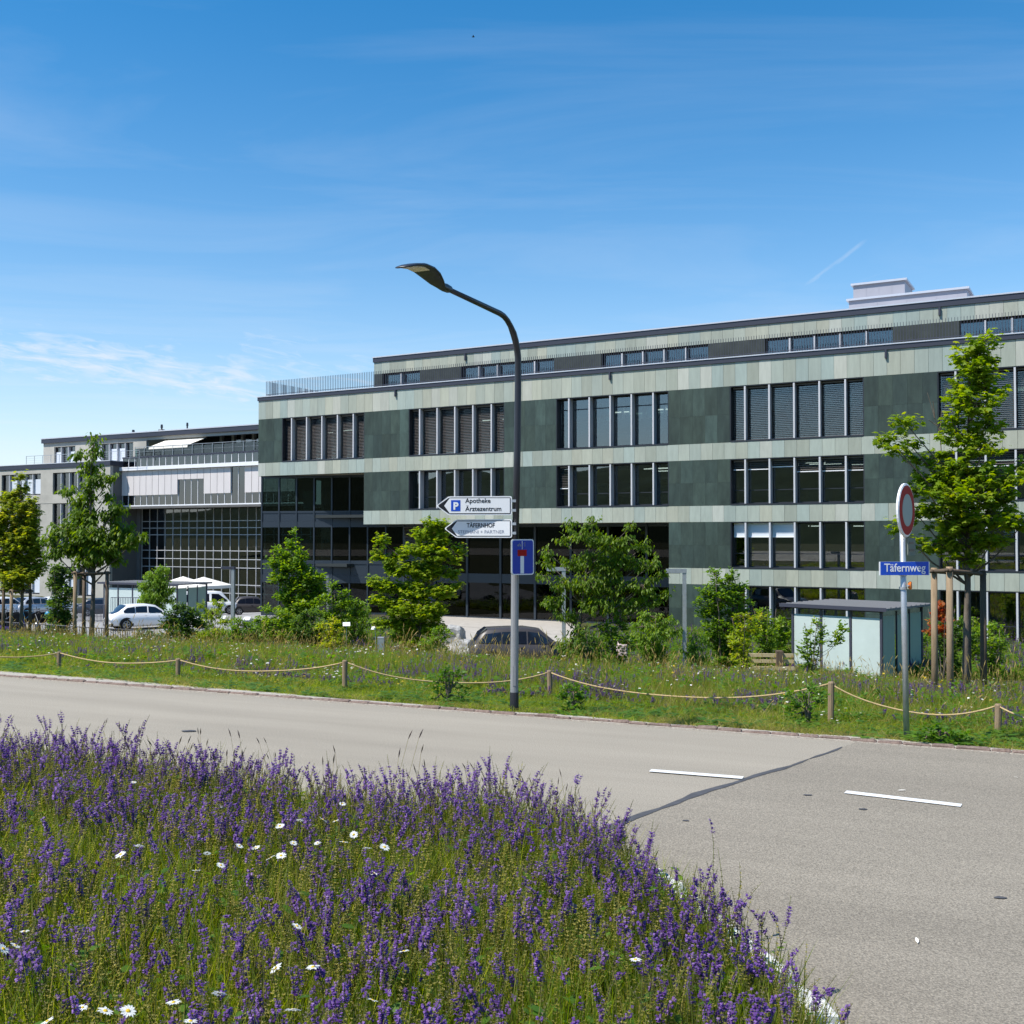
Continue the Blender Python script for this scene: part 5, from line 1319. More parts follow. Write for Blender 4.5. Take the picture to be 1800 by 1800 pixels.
# trees -------------------------------------------------------------
right_maple = plant('maple_tree', 'young bright green maple tied to three stakes behind the sign post at the right', 'tree', (1697, 1195), (1706, 640), 21.0,
  [(1725,603,26,15), (1700,622,22,18), (1748,625,16,12), (1715,650,36,22), (1690,683,22,16), (1735,680,26,16), (1708,710,40,22), (1672,735,18,10), (1742,745,20,18), (1700,765,38,20), (1722,790,28,16), (1685,815,18,12), (1583,744,20,13), (1558,770,13,11), (1600,778,20,9), (1572,792,15,8), (1628,805,22,11), (1655,797,18,10), (1650,835,42,18), (1715,835,50,20), (1620,860,26,11), (1760,840,28,11), (1790,818,18,10), (1690,870,58,24), (1648,893,38,14), (1755,872,24,14), (1720,905,52,20), (1612,905,18,14), (1672,920,42,20), (1765,912,34,12), (1795,925,18,7), (1580,925,15,11), (1700,950,40,18), (1645,955,32,14), (1690,980,26,12), (1740,950,26,10)],
  'leaf_maple', 'maple', .165, 38, 'flat', .075, 11, full=1.14)
tw = MB()
plant('cherry_tree', 'tall slender cherry tree inside the dark stakes at the left', 'tree', (160, 1122), (164, 775), 38.5,
  [(166,772,6,12), (164,795,12,14), (158,820,15,18), (172,842,12,18), (142,800,5,7), (158,868,14,18), (195,842,8,14), (186,868,9,14), (118,864,14,8), (140,880,16,12), (150,908,28,20), (192,905,20,14), (212,892,12,10), (118,928,26,18), (160,940,36,22), (205,935,26,18), (95,948,16,12), (130,962,34,18), (185,965,32,18), (222,955,20,12), (246,942,13,8), (150,985,26,10), (195,982,22,10), (102,972,18,9)],
  'leaf_cherry', 'lance', .26, 44, 'droop', .095, 12, full=.86)
plant('maple_tree', 'golden green young maple at the far left edge, inside wooden stakes', 'tree', (36, 1125), (38, 845), 45.0,
  [(38,838,5,10), (37,862,9,14), (22,872,12,9), (8,882,12,12), (56,886,10,14), (34,890,16,16), (64,905,8,16), (10,912,16,18), (38,920,26,18), (58,935,14,18), (5,945,18,18), (34,952,28,20), (62,962,12,16), (15,978,24,16), (50,985,26,16), (8,1005,18,14), (40,1012,30,13), (68,1003,12,10), (30,1030,20,8), (-18,930,20,40), (-20,980,22,25)],
  'leaf_maple_gold', 'maple', .21, 46, 'flat', .085, 13)
plant('maple_tree', 'lime yellow-green maple left of the lamp post, branching to the ground', 'tree', (735, 1135), (752, 925), 44.0,
  [(752,917,8,8), (772,924,16,10), (745,938,22,12), (775,945,18,14), (672,952,10,12), (664,975,9,12), (680,985,13,12), (708,972,12,10), (735,965,20,12), (765,972,28,14), (806,966,12,8), (800,985,10,7), (700,1000,20,13), (745,1002,38,18), (790,1008,16,10), (658,1022,12,9), (685,1030,24,12), (730,1038,38,18), (780,1040,22,12), (805,1030,9,6), (668,1055,16,10), (705,1068,34,16), (755,1072,32,18), (680,1095,20,9), (720,1100,34,14), (758,1105,24,12), (700,1120,18,7)],
  'leaf_lime', 'maple', .20, 48, 'flat', .07, 14, skirt=True)
plant('garden_tree', 'fresh green young tree in front of the dark glass corner', 'tree', (512, 1115), (515, 945), 50.0,
  [(516,942,3,10), (514,960,7,12), (488,970,8,8), (500,985,14,12), (528,980,10,10), (480,992,10,9), (515,1000,24,12), (545,1012,14,10), (562,1018,10,8), (492,1018,16,10), (528,1028,28,14), (558,1042,14,12), (505,1050,20,14), (540,1062,24,14), (515,1080,28,12)],
  'leaf_green', 'oval', .23, 50, 'mix', .06, 15, skirt=True)
plant('cherry_tree', 'broad cherry tree with drooping leaves right of the lamp post', 'tree', (1004, 1165), (1045, 925), 34.0,
  [(1042,918,14,10), (1000,922,14,9), (1020,938,18,12), (1050,945,20,14), (990,950,10,8), (1085,948,12,10), (1107,928,9,12), (1100,955,16,12), (1132,960,14,10), (965,972,12,10), (962,988,12,9), (1005,990,22,13), (1045,985,30,18), (1090,985,24,16), (1068,958,20,18), (1068,1000,22,20), (1130,990,22,12), (1155,985,9,9), (955,1012,12,9), (990,1025,24,14), (1035,1025,34,20), (1080,1030,30,20), (1130,1028,24,16), (1158,1012,10,12), (975,1058,20,12), (1005,1085,16,12), (985,1082,14,10), (1050,1065,30,18), (1100,1068,28,18), (1145,1055,24,14), (1020,1115,18,14), (1170,1045,12,8)],
  'leaf_cherry', 'lance', .185, 40, 'droop', .07, 16, skirt=True)
plant('garden_tree', 'rounded leafy green shrub tree between the path lamp and the glass shelter', 'tree', (1272, 1150), (1268, 1010), 37.5,
  [(1256,1008,10,11), (1285,1012,9,9), (1270,1025,20,12), (1245,1038,16,10), (1300,1038,14,11), (1270,1052,32,16), (1232,1060,12,8), (1310,1060,12,10), (1258,1078,32,16), (1298,1082,22,14), (1270,1105,34,16), (1250,1125,22,12), (1295,1122,22,11)],
  'leaf_green', 'oval', .17, 44, 'mix', .05, 17, stems=3)
# shrubs --------------------------------------------------------------
SH = [('tall dark leafy bush left of the tall cherry stakes', (105, 1112), (104, 1000), 52, [(100,1005,14,12), (120,1012,12,10), (98,1030,18,14), (118,1042,14,14), (105,1062,20,14), (100,1088,20,14), (118,1090,14,12), (105,1106,22,9)], 'leaf_dark', 'oval', .20, 44),
 ('light green small tree behind the white hatchback', (272, 1100), (274, 1005), 66, [(285,1002,10,8), (262,1012,10,8), (278,1022,18,12), (255,1030,10,8), (292,1036,12,9), (270,1045,24,12), (296,1056,10,7), (262,1058,18,8)], 'leaf_green', 'lance', .24, 46),
 ('leafy bush in front of the white hatchback bonnet', (315, 1145), (318, 1070), 46, [(318,1072,16,9), (300,1082,12,8), (340,1080,14,8), (318,1092,30,12), (290,1100,12,8), (345,1098,16,10), (315,1112,32,12), (325,1130,24,9)], 'leaf_dark', 'oval', .17, 46),
 ('yellow-green bush between the white car and the dark-headed lamp', (372, 1130), (370, 1068), 50, [(352,1062,9,7), (385,1060,12,9), (372,1078,22,10), (395,1092,14,9), (360,1096,20,9), (382,1110,26,10), (350,1115,18,8)], 'leaf_lime', 'lance', .16, 44),
 ('low bush below the green garden tree, left side', (480, 1140), (482, 1075), 46, [(475,1072,14,8), (500,1080,16,9), (460,1090,14,8), (485,1098,26,11), (520,1096,20,11), (500,1115,30,10), (465,1114,18,8)], 'leaf_green', 'oval', .16, 46),
 ('bright bush between the garden tree and the lime maple', (590, 1110), (585, 1045), 49, [(585,1030,7,9), (606,1045,9,9), (575,1055,12,9), (596,1064,16,9), (620,1060,12,8), (635,1066,10,8), (560,1078,12,9), (588,1085,22,9), (622,1082,16,8)], 'leaf_green', 'oval', .18, 46),
 ('low golden shrub beside the thin path lamp', (578, 1135), (580, 1100), 44, [(585,1095,12,7), (566,1104,12,7), (592,1110,16,7), (575,1118,18,7)], 'leaf_lime', 'oval', .13, 50),
 ('fresh green bush right of the cherry, below the path lamp', (1150, 1150), (1150, 1085), 36, [(1142,1082,18,10), (1168,1092,18,10), (1130,1100,20,10), (1155,1112,28,12), (1185,1110,10,9), (1120,1122,20,9)], 'leaf_green', 'lance', .17, 46),
 ('slim shrub under the cherry crown beside the estate car', (1035, 1180), (1030, 1115), 32, [(1020,1115,14,11), (1048,1128,18,10), (1015,1140,14,10), (1040,1150,24,11), (1062,1155,18,9)], 'leaf_dark', 'oval', .15, 46),
 ('small yellow-green shrub left of the timber bench', (1305, 1155), (1305, 1085), 36.5, [(1300,1082,11,7), (1320,1092,9,8), (1338,1085,9,6), (1308,1104,16,9), (1330,1112,14,9), (1300,1125,20,9)], 'leaf_lime', 'oval', .14, 46),
 ('dark green bush at the left end of the glass shelter', (1372, 1135), (1370, 1095), 46, [(1368,1095,12,9), (1385,1102,10,9), (1360,1108,14,8), (1380,1118,14,8)], 'leaf_green', 'oval', .17, 46),
 ('sparse laurel shrub with glossy leaves in front of the frosted panes', (1425, 1190), (1432, 1095), 31, [(1437,1098,11,8), (1425,1112,10,7), (1446,1115,8,6), (1418,1130,9,6), (1442,1130,12,7), (1478,1105,6,6), (1476,1122,8,7), (1470,1132,6,4), (1408,1146,8,5), (1430,1150,12,6)], 'leaf_green', 'oval', .15, 26),
 ('green bush below the red-leaved shrub behind the maple stakes', (1660, 1145), (1662, 1090), 33, [(1650,1100,14,9), (1690,1105,18,12), (1668,1118,24,12), (1645,1126,14,9), (1695,1128,18,10)], 'leaf_dark', 'oval', .15, 46),
 ('shrub with red and orange spring leaves behind the maple stakes', (1655, 1130), (1655, 1070), 31, [(1656,1072,8,8), (1650,1085,7,6), (1660,1090,8,7), (1648,1102,9,5), (1640,1112,8,5), (1662,1112,7,5)], 'leaf_red', 'maple', .16, 12),
 ('round light bush right of the maple stakes', (1745, 1150), (1748, 1105), 33, [(1750,1105,12,9), (1735,1116,14,9), (1762,1120,10,9), (1745,1130,20,10)], 'leaf_green', 'oval', .15, 46),
 ('low weedy bush beside the rope in the middle of the meadow', (788, 1235), (790, 1180), 15.6, [(782,1178,14,9), (800,1186,14,9), (772,1194,16,9), (795,1205,24,11), (775,1220,24,10), (810,1224,20,9)], 'weed', 'oval', .075, 56),
 ('dark low weed clump at the foot of the third rope post from the right', (1010, 1235), (1008, 1215), 14.6, [(1005,1215,16,7), (1025,1222,16,7), (990,1225,14,7)], 'weed', 'oval', .08, 50),
 ('dark green weed clump left of the tallest rope post', (1420, 1240), (1420, 1215), 14.0, [(1425,1216,20,8), (1400,1226,22,9), (1432,1232,22,9), (1410,1242,18,7)], 'weed', 'oval', .08, 50),
 ('broad-leaved weeds at the roadside right of the sign post', (1650, 1300), (1650, 1282), 12.0, [(1640,1282,20,7), (1665,1288,24,8), (1690,1296,20,7), (1625,1292,16,6)], 'weed', 'oval', .08, 40),
 ('planting against the facade right of the glass shelter', (1610, 1140), (1610, 1110), 46, [(1600,1118,14,8), (1620,1122,16,8), (1608,1135,22,8)], 'leaf_green', 'oval', .16, 40)]
for i, (lab, b, t, Y, lobes, m, shp, lf, dn_) in enumerate(SH):
    plant('shrub', lab, 'shrub', b, t, Y, lobes, m, shp, lf, dn_, 'droop' if shp == 'lance' else 'mix', .022, 40+i, stems=4)
SH2 = [('leafy mound left of the white plant labels, below the dark-headed lamp', (430, 1150), (430, 1100), 44, [(420,1098,16,9), (445,1104,16,9), (432,1114,28,10), (410,1120,16,9), (455,1124,18,9)], 'leaf_green', 'oval', .15, 44),
 ('dense dark shrub under the green garden tree, right side', (548, 1140), (548, 1090), 45, [(545,1082,18,10), (525,1095,16,9), (562,1100,16,10), (545,1110,30,11), (520,1120,18,9), (570,1122,16,9)], 'leaf_dark', 'oval', .16, 46),
 ('pale green shrub against the louvres left of the lime maple', (628, 1120), (628, 1070), 52, [(615,1062,14,9), (640,1072,12,9), (622,1082,24,10), (645,1094,14,9), (610,1098,18,9)], 'leaf_green', 'lance', .17, 44),
 ('tangled shrub at the foot of the lime maple, toward the lamp post', (772, 1150), (772, 1110), 42, [(768,1108,12,8), (785,1116,12,7), (770,1126,22,9), (750,1132,14,8)], 'leaf_green', 'oval', .14, 44),
 ('bushy growth under the cherry, right of its trunk', (1075, 1170), (1075, 1120), 34, [(1065,1108,16,10), (1090,1100,16,12), (1080,1125,28,12), (1110,1135,16,10), (1060,1145,20,10)], 'leaf_green', 'oval', .15, 46),
 ('low shrub between the path lamp and the round shrub tree', (1228, 1160), (1228, 1120), 35, [(1222,1118,12,8), (1240,1126,12,8), (1226,1138,20,9), (1212,1146,12,7)], 'leaf_green', 'lance', .14, 44),
 ('young shrub behind the bench, left of the frosted glass', (1345, 1120), (1345, 1070), 41, [(1342,1078,12,9), (1330,1092,12,9), (1355,1094,12,9), (1342,1106,20,9)], 'leaf_green', 'oval', .16, 42),
 ('sprawling dark shrub in front of the white hatchback rear wheel', (262, 1150), (262, 1110), 43, [(255,1112,14,8), (275,1118,14,8), (240,1124,14,8), (262,1130,24,9)], 'leaf_dark', 'lance', .13, 44),
 ('shrub at the facade right of the dark stakes', (1705, 1130), (1705, 1085), 44, [(1700,1092,12,8), (1718,1100,12,8), (1706,1112,22,9)], 'leaf_green', 'oval', .15, 42)]
for i, (lab, b, t, Y, lobes, m, shp, lf, dn_) in enumerate(SH2):
    plant('shrub', lab, 'shrub', b, t, Y, lobes, m, shp, lf, dn_, 'droop' if shp == 'lance' else 'mix', .022, 80+i, stems=4)
# bare twig of the maple's broken leader
p0 = at(1655, 800, 21.2); twg = MB()
for a, b_ in (((1652, 760), (1643, 735)), ((1655, 800), (1652, 760)), ((1643, 735), (1630, 690)), ((1643, 735), (1640, 705)), ((1652, 760), (1655, 722)), ((1647, 748), (1632, 738))):
    A, B_ = at(*a, 21.2), at(*b_, 21.2); twg.tube([A, A.lerp(B_, .5)+Vector((.01, .02, 0)), B_], [.011, .009, .006], 4)
o = twg.build('dead_branch', MT['bark'], right_maple, loc=-right_maple.location)

# ------------------------------------------------------------------ grass, weeds and wild flowers by geometry nodes
def clump(name, nb, rad, h, w, m, lean=.35, r=None, segs=2):
    P = []; F = []; T = []
    for _ in range(nb):
        a = r.uniform(0, 6.283); d = r.uniform(0, 1)**.5*rad; x, y = d*math.cos(a), d*math.sin(a)
        hh = h*r.uniform(.45, 1.05); la = r.uniform(0, 6.283); ln = lean*hh*r.uniform(.15, 1.2); fa = r.uniform(0, 3.14)
        cx, cy = math.cos(fa)*w/2, math.sin(fa)*w/2; lx, ly = math.cos(la)*ln, math.sin(la)*ln; o = len(P)
        P += [(x-cx, y-cy, 0), (x+cx, y+cy, 0), (x+lx*.35-cx*.8, y+ly*.35-cy*.8, hh*.55), (x+lx*.35+cx*.8, y+ly*.35+cy*.8, hh*.55), (x+lx, y+ly, hh*.98)]
        F += [(o, o+1, o+3, o+2), (o+2, o+3, o+4)]; T += [float(np.clip(r.normal(.45, .2), 0, 1))]*5
    me = bpy.data.meshes.new(name); me.from_pydata(P, [], F); me.materials.append(m)
    at_ = me.attributes.new('tint', 'FLOAT', 'POINT'); at_.data.foreach_set('value', T); me.update(); return me
class TB:
    """mesh with several leaf materials and a tint per vertex"""
    def __init__(s): s.v = []; s.f = []; s.m = []; s.t = []
    def add(s, vs, fs, m, t):
        o = len(s.v); s.v += [tuple(p) for p in vs]; s.t += [t]*len(vs)
        for f in fs: s.f.append(tuple(i+o for i in f)); s.m.append(m)
    def stem(s, pts, r, m, t, n=3):
        mb = MB(); mb.tube(pts, r, n, cap=False); s.add(mb.v, mb.f, m, t)
    def mesh(s, name, mats):
        me = bpy.data.meshes.new(name); me.from_pydata(s.v, [], s.f)
        for m in mats: me.materials.append(m)
        me.polygons.foreach_set('material_index', s.m)
        a = me.attributes.new('tint', 'FLOAT', 'POINT'); a.data.foreach_set('value', s.t); me.update(); return me
def spike(tb, base, h, bloom, r, lean=(0, 0), olive=False, big=1.0, mi=(0, 1, 2)):
    """one meadow-sage flower spike: whorls of calyces, the blooming ones with hooded blue flowers. bloom: (from, to) as shares of h"""
    nw = int(h/.0165); bx, by, bz_ = base
    pos = lambda t: (bx+lean[0]*t*t*h, by+lean[1]*t*t*h, bz_+t*h)
    tb.stem([pos(0), pos(.5), pos(1)], [.0024, .0018, .0010], mi[2], r.uniform(.2, .7))
    for i in range(nw):
        t = min(1, max(0, (i+r.uniform(-.28, .28))/nw)); c = pos(t); k = (1-.55*t)*big; a0 = r.uniform(0, 6.28)
        for q in range(4 if olive is False else 5):
            if r.uniform() < .14: continue
            a = a0+q*1.57+r.uniform(-.45, .45); ca, sa = math.cos(a), math.sin(a); px, py = -sa, ca
            L = .0125*k*r.uniform(.8, 1.2); w = .0042*k
            tip = (c[0]+ca*L, c[1]+sa*L, c[2]+L*.42); m1 = (c[0]+ca*L*.45, c[1]+sa*L*.45, c[2]+L*.42)
            tb.add([c, (m1[0]+px*w, m1[1]+py*w, m1[2]), tip, (m1[0]-px*w, m1[1]-py*w, m1[2])], [(0,1,2,3)], mi[1], float(np.clip(r.normal(.5, .25), 0, 1)))
            if bloom and bloom[0] <= t <= bloom[1] and r.uniform() < .72:
                F = .0215*big*(1-.35*t)*r.uniform(.75, 1.15); w = .0052*big
                pts = [(.25, .15), (.55, .50), (.85, .62), (1.08, .40)]; tt = float(np.clip(r.normal(.45, .25), 0, 1))
                vs = []
                for rr_, zz in pts: vs += [(c[0]+ca*F*rr_+px*w, c[1]+sa*F*rr_+py*w, c[2]+F*zz), (c[0]+ca*F*rr_-px*w, c[1]+sa*F*rr_-py*w, c[2]+F*zz)]
                vs += [(c[0]+ca*F*.95+px*w*1.2, c[1]+sa*F*.95+py*w*1.2, c[2]-F*.02), (c[0]+ca*F*.95-px*w*1.2, c[1]+sa*F*.95-py*w*1.2, c[2]-F*.02)]
                tb.add(vs, [(0,1,3,2), (2,3,5,4), (4,5,7,6), (0,1,9,8)], mi[0], tt)
def daisy_head(tb, c, rad, tilt, r, mp, me_):
    T = Matrix.Translation(c)@Matrix.Rotation(tilt[0], 4, 'X')@Matrix.Rotation(tilt[1], 4, 'Y')
    n = 15
    for q in range(n):
        a = 6.283*q/n+r.uniform(-.06, .06); dz = r.uniform(-.12, .10)*rad; ca, sa = math.cos(a), math.sin(a); w = rad*.17; L = rad*r.uniform(.88, 1.05)
        vs = [Vector((ca*rad*.2-sa*w*.5, sa*rad*.2+ca*w*.5, 0)), Vector((ca*rad*.2+sa*w*.5, sa*rad*.2-ca*w*.5, 0)), Vector((ca*L*.7+sa*w, sa*L*.7-ca*w, dz*.6+rad*.05)), Vector((ca*L, sa*L, dz)), Vector((ca*L*.7-sa*w, sa*L*.7+ca*w, dz*.6+rad*.05))]
        tb.add([T@v for v in vs], [(0,1,2,3,4)], mp, r.uniform(.2, .9))
    mb = MB(); mb.lathe([(rad*.27, 0), (rad*.24, rad*.10), (rad*.10, rad*.16)], 8); tb.add([T@Vector(v) for v in mb.v], mb.f, me_, .5)
src = bpy.data.collections.new('plant_sources')          # holds the source meshes only; not linked to the scene
def gn_scatter(name, sources, pts, rots, scls, idx, label=None):
    coll = bpy.data.collections.new(name+'_sources')
    for i, me in enumerate(sources):
        o = bpy.data.objects.new(f'{name}_source_{i:02d}', me); coll.objects.link(o)
    me = bpy.data.meshes.new(name); me.from_pydata([tuple(p) for p in pts], [], [])
    for nm, ty, arr in (('rot', 'FLOAT_VECTOR', rots), ('scl', 'FLOAT_VECTOR', scls)):
        a = me.attributes.new(nm, ty, 'POINT'); a.data.foreach_set('vector', np.asarray(arr, dtype=np.float32).ravel())
    a = me.attributes.new('idx', 'INT', 'POINT'); a.data.foreach_set('value', np.asarray(idx, dtype=np.int32))
    ng = bpy.data.node_groups.new(name, 'GeometryNodeTree')
    ng.interface.new_socket('Geometry', in_out='INPUT', socket_type='NodeSocketGeometry'); ng.interface.new_socket('Geometry', in_out='OUTPUT', socket_type='NodeSocketGeometry')
    N = ng.nodes.new; gi = N('NodeGroupInput'); go = N('NodeGroupOutput'); ip = N('GeometryNodeInstanceOnPoints'); ci = N('GeometryNodeCollectionInfo')
    ci.inputs['Collection'].default_value = coll; ci.inputs['Separate Children'].default_value = True; ci.inputs['Reset Children'].default_value = True
    def na(nm, ty): n = N('GeometryNodeInputNamedAttribute'); n.data_type = ty; n.inputs['Name'].default_value = nm; return n.outputs['Attribute']
    L = ng.links.new; L(gi.outputs[0], ip.inputs['Points']); L(ci.outputs[0], ip.inputs['Instance']); ip.inputs['Pick Instance'].default_value = True
    L(na('idx', 'INT'), ip.inputs['Instance Index']); L(na('rot', 'FLOAT_VECTOR'), ip.inputs['Rotation']); L(na('scl', 'FLOAT_VECTOR'), ip.inputs['Scale'])
    L(ip.outputs[0], go.inputs[0])
    o = link(name, me, kind='stuff', label=label); md = o.modifiers.new('scatter', 'NODES'); md.node_group = ng
    return o
rg = np.random.default_rng(3)
# meadow sources
SRC = [clump('g', 26, .16, .42, .009, MT['grass'], .5, rg), clump('g', 26, .18, .36, .009, MT['grass'], .7, rg), clump('g', 22, .15, .50, .008, MT['grass'], .4, rg),
       clump('d', 24, .16, .45, .007, MT['grass_dry'], .5, rg), clump('d', 20, .18, .38, .008, MT['grass_dry'], .6, rg)]
def weed_clump(n, leaf, hh, m):
    P = rg.normal(size=(n, 3))*np.array((.10, .10, 0))+np.array((0, 0, 1))*rg.uniform(.03, hh, size=(n, 1)); a = rg.uniform(0, 6.28, n)
    D = np.stack([np.cos(a), np.sin(a), rg.uniform(-.1, .7, n)], 1); U = np.tile((0, 0, 1.), (n, 1))+rg.normal(size=(n, 3))*.3
    return leaf_mesh('w', m, P, D, U, leaf*rg.uniform(.6, 1.2, n), np.clip(rg.normal(.45, .2, n), 0, 1), 'oval')
SRC += [weed_clump(26, .11, .30, MT['weed']), weed_clump(30, .08, .40, MT['weed'])]
def far_sage():
    tb = TB()
    for _ in range(5):
        x, y = rg.normal(size=2)*.09; hh = rg.uniform(.40, .66); a = rg.uniform(0, 6.28)
        tb.stem([(x, y, 0), (x, y, hh*.6)], [.004, .003], 2, .5)
        spike(tb, (x, y, hh*.55), hh*.45, (.1, .7) if rg.uniform() < .45 else None, rg, (math.cos(a)*.2, math.sin(a)*.2), big=1.25)
    return tb.mesh('s', [MT['sage_flower'], MT['sage_calyx'], MT['sage_stem']])
SRC += [far_sage(), far_sage()]
def far_daisy(m):
    tb = TB()
    for _ in range(4):
        x, y = rg.normal(size=2)*.12; hh = rg.uniform(.38, .62); tb.stem([(x, y, 0), (x, y, hh)], [.003, .002], 2, .5); daisy_head(tb, (x, y, hh), .024, (rg.normal()*.4, rg.normal()*.4), rg, 0, 1)
    return tb.mesh('f', [m, MT['daisy_eye'], MT['sage_stem']])
SRC += [far_daisy(MT['petal_white']), far_daisy(MT['petal_yellow'])]
def stalks():
    tb = TB()
    for _ in range(5):
        x, y = rg.normal(size=2)*.12; h = rg.uniform(.55, .9); lx, ly = rg.normal(size=2)*.10
        tb.stem([(x, y, 0), (x+lx*.3, y+ly*.3, h*.5), (x+lx, y+ly, h)], [.003, .0025, .0015], 0, .7); tb.stem([(x+lx, y+ly, h-.01), (x+lx*1.1, y+ly*1.1, h+.03), (x+lx*1.25, y+ly*1.25, h+.09)], [.002, .007, .001], 0, .9, 4)
    return tb.mesh('k', [MT['grass_dry']])
SRC += [stalks(), stalks()]
pts, rots, scls, idx = [], [], [], []
def grow(r0, r1, q0, q1, per_m2):
    n = int((r1-r0)*(q1-q0)*per_m2); rr_ = rg.uniform(r0, r1, n); qq = rg.uniform(q0, q1, n)
    for r_, q in zip(rr_, qq):
        x, y = rq(r_, q)
        if y < 3: continue
        u = 900+FPX*x/y
        if u < -120 or u > 1930: continue
        edge = .32+.45*max(0, min(1, (-r_-2)/6))+.30*mnoise.noise(Vector((r_*.7, q*.7, 0)))+.12*mnoise.noise(Vector((r_*3, q*3, 4)))
        if q < edge: continue
        if q > 22.5 and 780 < u < 1010 and y > 38: continue
        n1 = mnoise.noise(Vector((x*.28, y*.28, 0))); n2 = mnoise.noise(Vector((x*.5, y*.5, 7))); n3 = mnoise.noise(Vector((x*.9, y*.9, 3)))
        k = rg.uniform(); hs = (.17+.04*(q-edge)) if q < 2.0 else min(1.05, .26+.17*(q-2.0)) if q < 13 else .85
        if q < 2.0 and k > .955: k = .5
        if k < .10+.20*n3: i = rg.integers(5, 7)
        elif n2 > (.05 if u < 1150 else -.10) and k < .30 and q > 3.0: i = rg.integers(7, 9)
        elif k > .991: i = 9
        elif k > .986: i = 10
        elif k > .955 and q > 1.5: i = rg.integers(11, 13)
        elif rg.uniform() < .26+.55*n1+(.22 if u > 1150 else 0)+(.25 if q < 1.2 else 0): i = rg.integers(3, 5)
        else: i = rg.integers(0, 3)
        hs *= 1+.55*n1+.3*n3; s = rg.uniform(.75, 1.25)
        if i in (5, 6) and q < 2.5: s *= .95; hs = max(hs, .26)
        hz = hs*(1 if i < 7 else .85)
        if i in (7, 8): s = min(s, .9)
        far = 1.0 if (y < 22 or i in (7, 8, 9, 10)) else 1.25
        pts.append((x, y, gz(x, y)-.01)); rots.append((rg.normal()*.06, rg.normal()*.06, rg.uniform(0, 6.28))); scls.append((s*far, s*far, s*hz)); idx.append(i)
grow(-20, 9, .1, 5.5, 70); grow(-26, 14, 5.5, 13, 48); grow(-34, 22, 13, 27.5, 30)
gn_scatter('meadow_grass', SRC, pts, rots, scls, idx, 'tall wild meadow grass with sage, daisies and weeds behind the rope fence')
print('meadow clumps', len(pts))
# thin lawn and planting beds on the lower level
pts, rots, scls, idx = [], [], [], []
for _ in range(22000):
    Y = rg.uniform(40, 66); u = rg.uniform(220, 1830); p = at(u, 943, Y); x, y = p.x, p.y
    sloc = (Vector((x, y))-Vector((FO.x, FO.y))).dot(Vector((.873, -.488))); dl = (Vector((x, y))-Vector((FO.x, FO.y))).dot(Vector((.488, .873)))
    if dl > -.6: continue
    if 700 < u < 1040 and Y > 43-0: continue
    if q_of(x, y) < 26.5: continue
    if u < 335 and Y > 49: continue
    if u < 460 and Y > 57: continue
    s = rg.uniform(.8, 1.4); pts.append((x, y, gz(x, y))); rots.append((0, 0, rg.uniform(0, 6.28))); scls.append((s*1.4, s*1.4, s*.95)); idx.append(rg.choice([0, 1, 2, 3, 4, 5, 6, 6, 5, 7]))
gn_scatter('garden_ground_cover', SRC, pts, rots, scls, idx, 'low garden planting and grass in front of the buildings')
# ------------------------------------------------------------------ the flower bed in the foreground
EDGE = [(-700, 1350), (-60, 1362), (160, 1384), (330, 1412), (500, 1440), (660, 1462), (740, 1470), (860, 1462), (960, 1478), (1040, 1508), (1110, 1548), (1180, 1598), (1260, 1665), (1330, 1725), (1400, 1795), (1470, 1880), (1520, 1960), (1560, 2050)]
EW = [atz(u, v, 0) for u, v in EDGE]
bedpts = [(p.x, p.y) for p in EW]+[(1.2, -1.5), (-9, -1.5)]
BEDZ = .07
mbd = MB(); nE = len(bedpts); ctr = (-2.0, 3.2)
mbd.add([(*p, BEDZ) for p in bedpts]+[(*p, -.01) for p in bedpts]+[(*ctr, BEDZ+.05)], [(i, (i+1) % nE, 2*nE) for i in range(nE)]+[(i, i+nE, (i+1) % nE+nE, (i+1) % nE) for i in range(nE)])
mbd.build('flower_bed_soil', MT['soil'], kind='structure')
def in_bed(x, y):
    c = False; j = nE-1
    for i in range(nE):
        xi, yi = bedpts[i]; xj, yj = bedpts[j]
        if (yi > y) != (yj > y) and x < (xj-xi)*(y-yi)/(yj-yi)+xi: c = not c
        j = i
    return c
# pale granite setts along the bed's edge
kr = link('bed_kerb', None, kind='structure'); sv = []
for k in range(5):
    mb = MB(); r = random.Random(90+k); j = lambda a, e=.02: a+r.uniform(-e, e)
    mb.add([(-.5,-.5,0), (.5,-.5,0), (.5,.5,0), (-.5,.5,0), (j(-.47),j(-.47),j(.85,.08)), (j(.47),j(-.47),j(.85,.08)), (j(.47),j(.47),j(.85,.08)), (j(-.47),j(.47),j(.85,.08)), (j(-.3,.05),j(-.3,.05),j(1,.06)), (j(.3,.05),j(-.3,.05),j(1,.06)), (j(.3,.05),j(.3,.05),j(1,.06)), (j(-.3,.05),j(.3,.05),j(1,.06))],
      [(0,1,5,4), (1,2,6,5), (2,3,7,6), (3,0,4,7), (4,5,9,8), (5,6,10,9), (6,7,11,10), (7,4,8,11), (8,9,10,11)]); sv.append(mb.mesh('granite_sett', MT['granite']))
for a, b_ in zip(EW[:-1], EW[1:]):
    d = (b_-a); L = d.length; n = max(1, int(L/.17)); ang = math.atan2(d.y, d.x)
    nrm = Vector((-d.y, d.x, 0)).normalized()
    for i in range(n):
        p = a.lerp(b_, (i+.5)/n)+nrm*.05
        if p.x < -6: continue
        link('granite_sett', random.choice(sv), kr, (p.x, p.y, -.01), (random.uniform(-.05, .05), random.uniform(-.05, .05), ang+random.uniform(-.06, .06)), (L/n-.018, .13, random.uniform(.10, .15)))
